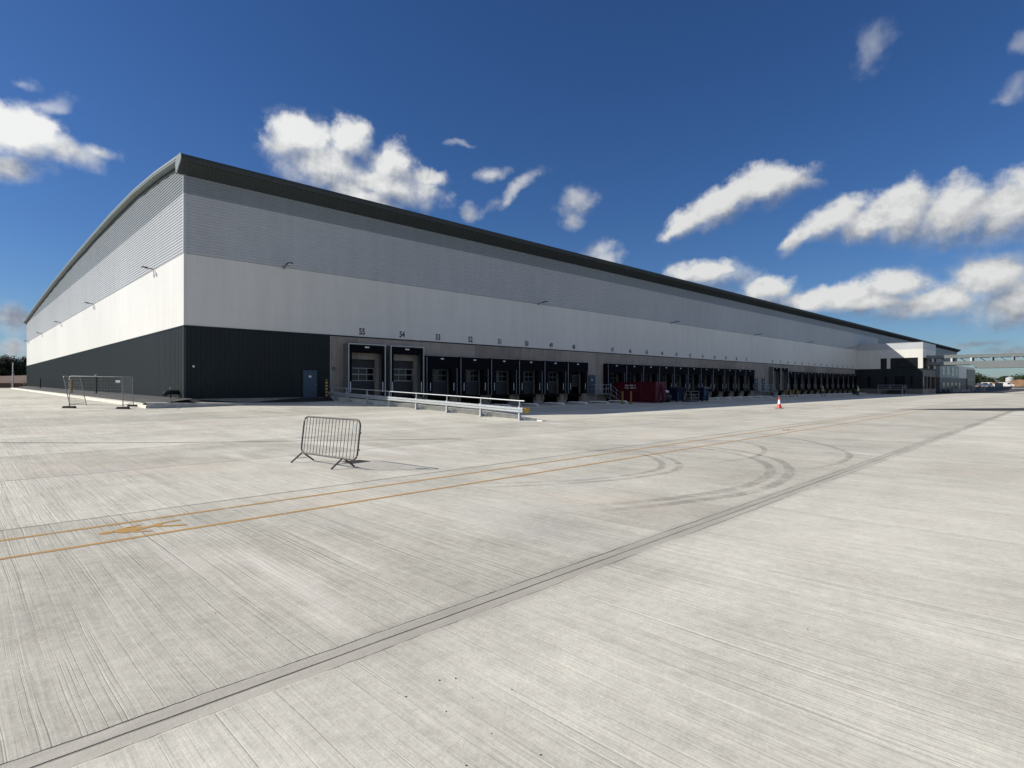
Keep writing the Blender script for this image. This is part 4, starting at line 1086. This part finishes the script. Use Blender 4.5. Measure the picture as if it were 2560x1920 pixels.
person((124.2,-7.4,PIT),R(140),'person in yellow hi-vis vest and white helmet beside the dark trolley',.14)

# ------------------------------------------------------------------ far left: lamp post, timber wall, bank, trees
r=tag(empty('lamp_post',(-2.3,111,h(-2.6,111))),'slim grey lamp post at the far end of the gable road','lamp post')
mb=MB(); mb.tube([(0,0,0),(0,0,5.2)],[.13,.09],10); mb.build('column',M['galv'],r)
mb=MB(); mb.hexa([(-.1,-.9,5.15),(.1,-.9,5.15),(.1,.1,5.15),(-.1,.1,5.15),(-.07,-.85,5.24),(.07,-.85,5.24),(.07,.1,5.28),(-.07,.1,5.28)]); mb.build('lamp_head',M['galvdark'],r)
r=tag(empty('timber_wall',(-70,128,0)),'low brown timber retaining wall below the soil bank at far left','wall')
mb=MB()
for i in range(6): mb.box(0,95,0,.15,.8+i*.26,1.05+i*.26)
mb.build('sleeper_boards',M['timber'],r)
for i,x in enumerate((52,58,63.5,68.4,70.6,76,82)):
    mb=MB(); mb.box(x-.12,x+.12,-.16,0,.8,2.5 if i!=4 else 2.9); mb.build('post',M['timberpale'],r)
def bank(name,x0,x1,y0,y1,f,mat,lab=None,n=26,mrow=14):
    mb=MB(); rnd=random.Random(5)
    rows=[]
    for j in range(mrow):
        y=y0+(y1-y0)*j/(mrow-1)
        rows.append([(x,y,f(x,y)+rnd.uniform(-.12,.12)) for x in [x0+(x1-x0)*i/(n-1) for i in range(n)]])
    mb.grid(rows,0,True); o=mb.build(name,mat,None,recalc=False)
    return tag(o,kind='structure')
bank('earth_bank',-160,120,128.2,330,lambda x,y: lerp(1.6,3.8,(y-128.2)/50)+lerp(0,2.2,(y-178)/150)+lerp(0,.9,(x+12)/18)*lerp(0,1,(y-130)/40),M['soil'])

def leafy(name,loc,hgt,rad,lab,leafmat,n=2600,seed=1,leaf=.42,trunk=.25,group=None,flat=1.0):
    rnd=random.Random(seed); r=tag(empty(name,loc),lab,'tree',group)
    mb=MB(); th=hgt*.42
    mb.tube([(0,0,-.4),(.05,.03,th*.5),(-.04,.06,th),(0,0,hgt*.8)],[trunk,trunk*.8,trunk*.6,trunk*.15],9)
    clumps=[]
    for i in range(24):
        a=rnd.uniform(0,2*math.pi); q=rnd.uniform(.15,.78)*rad; z=rnd.uniform(.14,.92)*hgt
        q*=math.sin(math.pi*min(1,max(.12,(1-(z/hgt-.2)/.9))))**.5
        c=Vector((q*math.cos(a),q*math.sin(a),z)); clumps.append((c,rnd.uniform(.26,.46)*rad))
        mb.tube([(0,0,z*.55),tuple(c*.55+Vector((0,0,z*.33))),tuple(c)],[trunk*.35,trunk*.22,.03],5,cap=False)
    mb.build('trunk',M['bark'],r)
    mb=MB()
    for i in range(n):
        c,cr_=clumps[rnd.randrange(len(clumps))]
        d=Vector((rnd.gauss(0,1),rnd.gauss(0,1),rnd.gauss(0,1)*.8)).normalized()*cr_*(rnd.random()**.45)*1.08
        p=c+d; p.z=max(.03*hgt,p.z)
        nrm=(d.normalized()+Vector((rnd.uniform(-.7,.7),rnd.uniform(-.7,.7),rnd.uniform(-.3,.9)))).normalized()
        u=nrm.orthogonal().normalized(); w=nrm.cross(u); s=leaf*rnd.uniform(.55,1.25)
        mb.face([p-u*s*.5,p+w*s*.32,p+u*s*.5,p-w*s*.32])
    mb.build('crown',leafmat,r,recalc=False)
    return r
leafy('broadleaf_tree',(-12.6,226,4.9),5.2,4.0,'dark tree cut by the left edge of the picture',M['leafdark'],8000,1,.42,.3)
leafy('broadleaf_tree',(-6.6,232,5.1),3.0,2.3,'smaller dark tree between the two big ones at far left',M['leafdark'],4500,2,.38,.2)
leafy('broadleaf_tree',(2.2,222,5.0),6.3,4.9,'largest dark round tree next to the far gable corner',M['leafdark'],12000,3,.42,.35)
leafy('broadleaf_tree',(9.0,228,5.2),6.4,4.6,'dark tree mostly hidden by the far gable corner',M['leafdark'],9000,4,.42,.35)
for i,(x,y) in enumerate(((-11,219),(-7,220),(-2.5,218),(1.5,217),(6,218))):
    leafy('hedge_bush',(x,y,4.7),2.1,2.7,['dark bush at the foot of the leftmost tree','dark bush below the gap between the far left trees','dark bush at the left foot of the largest tree','dark bush at the right foot of the largest tree','dark bush against the far gable corner'][i],M['leafdark'],3500,40+i,.36,.1,'bushes below the trees at far left')
# ------------------------------------------------------------------ far right: trees, mounds, sheds
spots=[(498.1, 19.4, 10, 7), (539.7, 20.8, 9, 7), (531.4, 14.9, 7, 6), (563.2, 11.8, 8, 7), (580.1, 9.3, 9, 6), (570.7, 4.4, 8, 8), (587.8, 1.7, 9, 9), (579.6, -4.2, 10, 9)]
for i,(x,y,hh,rr) in enumerate(spots):
    leafy('distant_tree',(x,y,-.7),hh,rr,['dark tree straight behind the glazed annex corner','bushy tree seen just above the pickup','low rounded tree right of the pickup','tree right of the grey distant shed','tree just left of the pale storage tank','wide low tree right of the pale storage tank','wide tree above the orange soil mound','tree at the very right edge of the skyline'][i],M['leafmid'] if i%2 else M['leafdark'],3600,20+i,1.0,.4,'trees on the right skyline')
bank('soil_mound',430,560,-40,50,lambda x,y: -.7+6.6*math.exp(-((x-490)/34)**2-((y+9)/13)**2)+3.4*math.exp(-((x-470)/22)**2-((y-9)/9)**2)+.6*math.sin(x*.31)*math.sin(y*.4),M['soilorange'])
bank('soil_mound',370,450,-40,10,lambda x,y: -.7+3.6*math.exp(-((x-410)/26)**2-((y+19)/9)**2)+.5*math.sin(x*.41)*math.sin(y*.5),M['soil'])
for i,(x,y,a,b,c,m,lab) in enumerate(((556.0,4.9,10,8,8.6,'tankgrey','pale distant storage tank on the right skyline'),(540.6,12.9,9,7,7.,'concblock','grey distant shed between the vans on the skyline'))):
    r=tag(empty('distant_shed' if i else 'storage_tank',(x,y,-.7)),lab,'shed' if i else 'tank')
    mb=MB()
    if i==0: mb.lathe([(2.6,0),(2.6,c-.8),(1.6,c-.1),(.3,c+.2)],24); mb.build('shell',M[m],r); mb=MB(); mb.tube([(2.65,0,0),(2.65,0,c)],.12,6); mb.build('ladder',M['galvdark'],r)
    else:
        mb.box(-a/2,a/2,-b/2,b/2,0,c*.75); mb.build('wall',M[m],r); mb=MB(); mb.prism([(-b/2-.3,c*.75),(b/2+.3,c*.75),(0,c)],0,-a/2-.3,a/2+.3); mb.build('roof',M['midgrey'],r)
mb=MB(); mb.box(0,3,-.2,.2,0,1.7); mb.box(0,3,-.26,.26,1.701,1.8)
tag(mb.build('site_hoarding',M['concblock'],None,(308.8,-11.1,1.1),R(-50)),'grey site hoarding between the two groups of white vans','hoarding')
mb=MB(); mb.box(0,9,-.3,.3,-.05,.16)
tag(mb.build('kerb_island',M['kerbwhite'],None,(276,-19.5,.66),R(-60)),'pale kerb island on the asphalt in front of the right hand van','kerb')

# ------------------------------------------------------------------ little stones on the slab
def stone(x,y,s,seed):
    mb=MB(); rnd=random.Random(seed); rows=[]
    for i in range(5):
        t=math.pi*i/4; rows.append([(s*math.sin(t)*math.cos(a)*rnd.uniform(.75,1.2),s*.7*math.sin(t)*math.sin(a)*rnd.uniform(.75,1.2),s*.35-s*.42*math.cos(t)) for a in [2*math.pi*k/7 for k in range(7)]])
    mb.grid(rows,0,False,True)
    return tag(mb.build('loose_stone',M['stone'],None,(x,y,h(x,y)),rnd.uniform(0,6)),'small dark loose stone lying on the bare concrete','stone','loose stones scattered on the yard')
SP=[(-9.16, -39.82), (-8.99, -39.92), (-8.81, -39.9), (-8.68, -40.23), (-8.52, -40.13), (-8.91, -40.11), (-8.99, -40.25), (-9.18, -40.24), (-9.03, -40.6), (-9.07, -40.73), (-8.68, -40.68), (-9.24, -40.53), (-8.69, -40.01), (-7.9, -40.72), (-6.49, -41.3), (-6.49, -41.55), (-7.69, -41.52), (-7.55, -42.25), (-6.1, -40.49), (-4.65, -41.55), (-4.55, -42.01), (-9.58, -37.74), (-9.02, -38.11), (-9.34, -38.53), (-9.16, -39.83)]
for i,(x,y) in enumerate(SP):
    if i%3==1: continue
    stone(x+.11*math.sin(i*5.1),y+.09*math.sin(i*3.3),.0036+.0036*((i*7)%5)/4,i)

# ------------------------------------------------------------------ sky and clouds (by compass azimuth from the north-east and elevation, degrees)
CL = [(-40.53, 18.05, 2.27, 1.9, 0), (-41.19, 18.98, 1.44, 1.09, 0), (-37.9, 17.87, 2.45, 0.86, -8), (-35.68, 18.26, 1.28, 0.47, -8), (-41.32, 15.79, 1.56, 0.9, 0), (-39.45, 19.12, 1.24, 0.7, 0), (-19.98, 21.76, 3.06, 1.57, 0), (-20.58, 22.8, 1.82, 1.03, 0), (-15.8, 22.23, 2.05, 1.6, 0), (-18.12, 19.88, 4.58, 2.13, -10), (-12.1, 20.41, 2.12, 1.74, 0), (-12.54, 18.77, 4.83, 1.7, -10), (-8.75, 19.6, 2.07, 0.73, 0), (-21.99, 21.02, 1.59, 0.75, 0), (-14.72, 17.81, 3.88, 1.21, -15), (16.77, 15.12, 2.45, 0.99, 28), (20.1, 16.53, 2.85, 1.43, 28), (23.67, 17.61, 3.29, 1.31, 8), (26.14, 17.44, 1.49, 0.53, 0), (26.33, 12.63, 1.48, 0.71, 42), (28.87, 14.03, 2.55, 1.14, 22), (31.29, 13.44, 2.02, 1.27, 0), (34.54, 13.7, 2.66, 1.87, 5), (37.56, 13.2, 2.9, 2.01, 5), (40.88, 12.94, 2.91, 2.06, 8), (18.24, 10.41, 3.0, 1.02, 0), (24.06, 8.67, 1.92, 0.99, 0), (27.25, 7.43, 2.55, 0.73, 0), (29.92, 7.64, 2.6, 1.02, 0), (33.59, 8.03, 2.4, 1.28, 0), (35.77, 6.79, 4.26, 1.26, 0), (39.81, 8.0, 2.59, 1.67, 10), (41.4, 6.28, 3.12, 1.71, 0), (31.96, 6.9, 4.66, 0.77, 0), (-41.06, 4.93, 1.58, 0.97, 0), (-40.93, 2.79, 1.05, 0.7, 0)]
WI = [(32.29, 26.67, 1.32, 1.93, -20), (31.79, 26.32, 0.83, 1.26, 0), (-5.34, 22.65, 1.56, 0.27, 0), (20.1, 8.27, 2.44, 1.27, 0), (-40.4, 21.96, 0.8, 0.42, 0), (41.4, 2.43, 1.82, 0.48, 0), (41.14, 21.14, 0.79, 0.91, 0), (27.07, 17.42, 1.83, 0.52, -5), (-39.03, 20.81, 1.67, 0.63, 20), (-20.58, 23.53, 2.43, 0.73, 0), (39.26, 3.11, 1.66, 0.32, 0), (8.89, 12.22, 2.25, 1.31, 0), (20.1, 9.96, 3.66, 1.43, 0), (23.29, 7.68, 4.28, 0.92, 0), (-2.12, 20.09, 1.94, 0.61, 10), (0.42, 18.99, 3.04, 0.62, 32), (-0.74, 17.87, 1.38, 0.42, 40), (6.39, 17.85, 1.91, 1.5, 10), (5.94, 16.19, 1.14, 1.27, 40), (-4.19, 16.74, 1.19, 0.76, 0), (8.66, 13.1, 1.98, 1.04, 10), (41.79, 24.03, 0.9, 0.86, 30)]
TO_SUN=Vector((-1.,.86,.82)).normalized()
SUN_EL=math.asin(TO_SUN.z); SUN_ROT=math.atan2(TO_SUN.x,TO_SUN.y)
CL=[(a,e,rx*(1.08 if a>24 else 1.),ry*(1.12 if a>24 else 1.03),r) for a,e,rx,ry,r in CL]
wd=bpy.data.worlds.new("World"); scene.world=wd; wd.use_nodes=True
t=wd.node_tree; t.nodes.clear(); g=G(t)
def cloud_group(name,L,k,warp,fscale,det,bias=1.3):
    ng=bpy.data.node_groups.new(name,'ShaderNodeTree'); ng.interface.new_socket('Vector',in_out='INPUT',socket_type='NodeSocketVector'); ng.interface.new_socket('Value',in_out='OUTPUT',socket_type='NodeSocketFloat')
    q=G(ng); gi=q.n('NodeGroupInput'); go=q.n('NodeGroupOutput'); p0=gi.outputs[0]
    wv=q.vmath('SUBTRACT',q.noise(p0,.32,4,.55,col=True),(.5,.5,.5)); p=q.vmath('ADD',p0,q.vmath('MULTIPLY',wv,(warp,warp*.8,0)))
    d=None
    for az,el,rx,ry,rot in L:
        m=q.n('ShaderNodeMapping',vector_type='TEXTURE'); q.put(m.inputs[0],p); m.inputs['Location'].default_value=(az,el,0); m.inputs['Rotation'].default_value=(0,0,R(rot)); m.inputs['Scale'].default_value=(rx,ry,1)
        l=q.vmath('LENGTH',m.outputs[0])
        d=l if d is None else q.math('SMOOTH_MIN',d,l,.3)
    f=q.noise(p0,fscale,det,.58); f2=q.noise(q.vmath('ADD',p0,(40,9,0)),fscale*.45,min(det,4),.55)
    v=q.math('SUBTRACT',bias,d); v=q.math('ADD',v,q.math('MULTIPLY',q.math('SUBTRACT',f,.5),k)); v=q.math('ADD',v,q.math('MULTIPLY',q.math('SUBTRACT',f2,.5),k*.55))
    q.put(go.inputs[0],v); return ng
NG=cloud_group('cumulus',CL,1.35,2.0,.62,10,1.36); NS=cloud_group('cumulus_soft',[c for c in CL if c[2]*c[3]>2.2],.75,2.0,.5,3,1.36); NW=cloud_group('wisps',WI,1.7,2.3,.6,8,1.28)
dirv=g.n('ShaderNodeTexCoord').outputs['Generated']; dx,dy,dz_=g.sep(dirv)
r_=g.math('ADD',g.math('MULTIPLY',dx,.716),g.math('MULTIPLY',dy,-.698)); f_=g.math('ADD',g.math('MULTIPLY',dx,.698),g.math('MULTIPLY',dy,.716))
az=g.math('MULTIPLY',g.math('ARCTAN2',r_,f_),57.2958); el=g.math('MULTIPLY',g.math('ARCSINE',dz_),57.2958)
P0=g.xyz(az,el,0.)
def grp(ng,v):
    k=g.n('ShaderNodeGroup'); k.node_tree=ng; g.put(k.inputs[0],v); return k.outputs[0]
s0=grp(NS,P0); s1=grp(NS,g.vmath('ADD',P0,(-.6,1.5,0))); v0=grp(NG,P0); vw=grp(NW,P0)
grad=g.math('SUBTRACT',s0,s1); a0=g.ramp(v0,-.1,g.ramp(grad,-.1,.7,1.3,.62)); aw=g.math('MULTIPLY',g.ramp(vw,-.05,1.35),g.ramp(el,20.2,21.2,.72,.32))
puff=g.math('SUBTRACT',g.noise(P0,.85,6,.6),g.noise(g.vmath('ADD',P0,(-.3,.45,0)),.85,6,.6))
lit=g.math('ADD',g.math('MULTIPLY',grad,.80),g.math('ADD',g.ramp(az,-5,18,.66,.52),g.ramp(az,-38,-32,.16,0))); lit=g.math('ADD',lit,g.math('MULTIPLY',puff,.95))
lit=g.math('ADD',lit,g.math('MULTIPLY',g.ramp(a0,.9,.2),.12))
cc=g.mix(g.ramp(lit,.0,1.15,smooth=False),(.26,.29,.35),(.86,.87,.865))
side=g.ramp(az,-42,12,1.06,.88)
cc=g.mix(1.,cc,g.xyz(side,side,side),'MULTIPLY')
# unseen broken cloud behind the camera, added as neutral fill light
cir=g.noise(g.vmath('MULTIPLY',dirv,(1,1,2.2)),2.4,7,.58); away=g.ramp(g.math('ABSOLUTE',az),58,85)
ab=g.math('MULTIPLY',g.math('MULTIPLY',g.ramp(cir,.46,.66),away),.88)
sky=g.n('ShaderNodeTexSky',sky_type='NISHITA'); sky.sun_disc=False; sky.sun_elevation=SUN_EL; sky.sun_rotation=SUN_ROT
sky.air_density=1.0; sky.dust_density=.35; sky.ozone_density=2.2; sky.altitude=50
hs=g.n('ShaderNodeHueSaturation'); g.put(hs.inputs['Color'],sky.outputs[0]); hs.inputs['Saturation'].default_value=1.16; hs.inputs['Value'].default_value=1.
tin=g.mix(1.,hs.outputs[0],(.43,.58,.83),'MULTIPLY')
b1=g.n('ShaderNodeBackground'); g.put(b1.inputs[0],tin); b1.inputs[1].default_value=.075
b2=g.n('ShaderNodeBackground'); g.put(b2.inputs[0],cc); b2.inputs[1].default_value=.72
al=g.math('MAXIMUM',g.math('MAXIMUM',a0,aw),ab)
mx=g.n('ShaderNodeMixShader'); g.put(mx.inputs[0],al); t.links.new(b1.outputs[0],mx.inputs[1]); t.links.new(b2.outputs[0],mx.inputs[2])
wo=g.n('ShaderNodeOutputWorld'); t.links.new(mx.outputs[0],wo.inputs[0])
wd.cycles.sampling_method='MANUAL'; wd.cycles.sample_map_resolution=512

sl=bpy.data.lights.new('sun','SUN'); sl.energy=4.3; sl.angle=R(.53); sl.color=(1.,.94,.84)
so=bpy.data.objects.new('sun',sl); col.objects.link(so); so.rotation_euler=(-TO_SUN).to_track_quat('-Z','Y').to_euler()

# ------------------------------------------------------------------ camera
cd=bpy.data.cameras.new('camera'); cd.sensor_width=36; cd.lens=36*1436/2560; cd.clip_start=.05; cd.clip_end=9000
co=bpy.data.objects.new('camera',cd); col.objects.link(co); co.location=(-11.1,-42.8,1.87)
co.rotation_euler=(R(90.12),0,math.atan2(-.698,.716)); scene.camera=co
scene.view_settings.view_transform='Standard'; scene.view_settings.look='None'; scene.view_settings.exposure=.42; scene.view_settings.gamma=1
scene.render.engine='CYCLES'; scene.cycles.max_bounces=6; scene.cycles.transparent_max_bounces=12
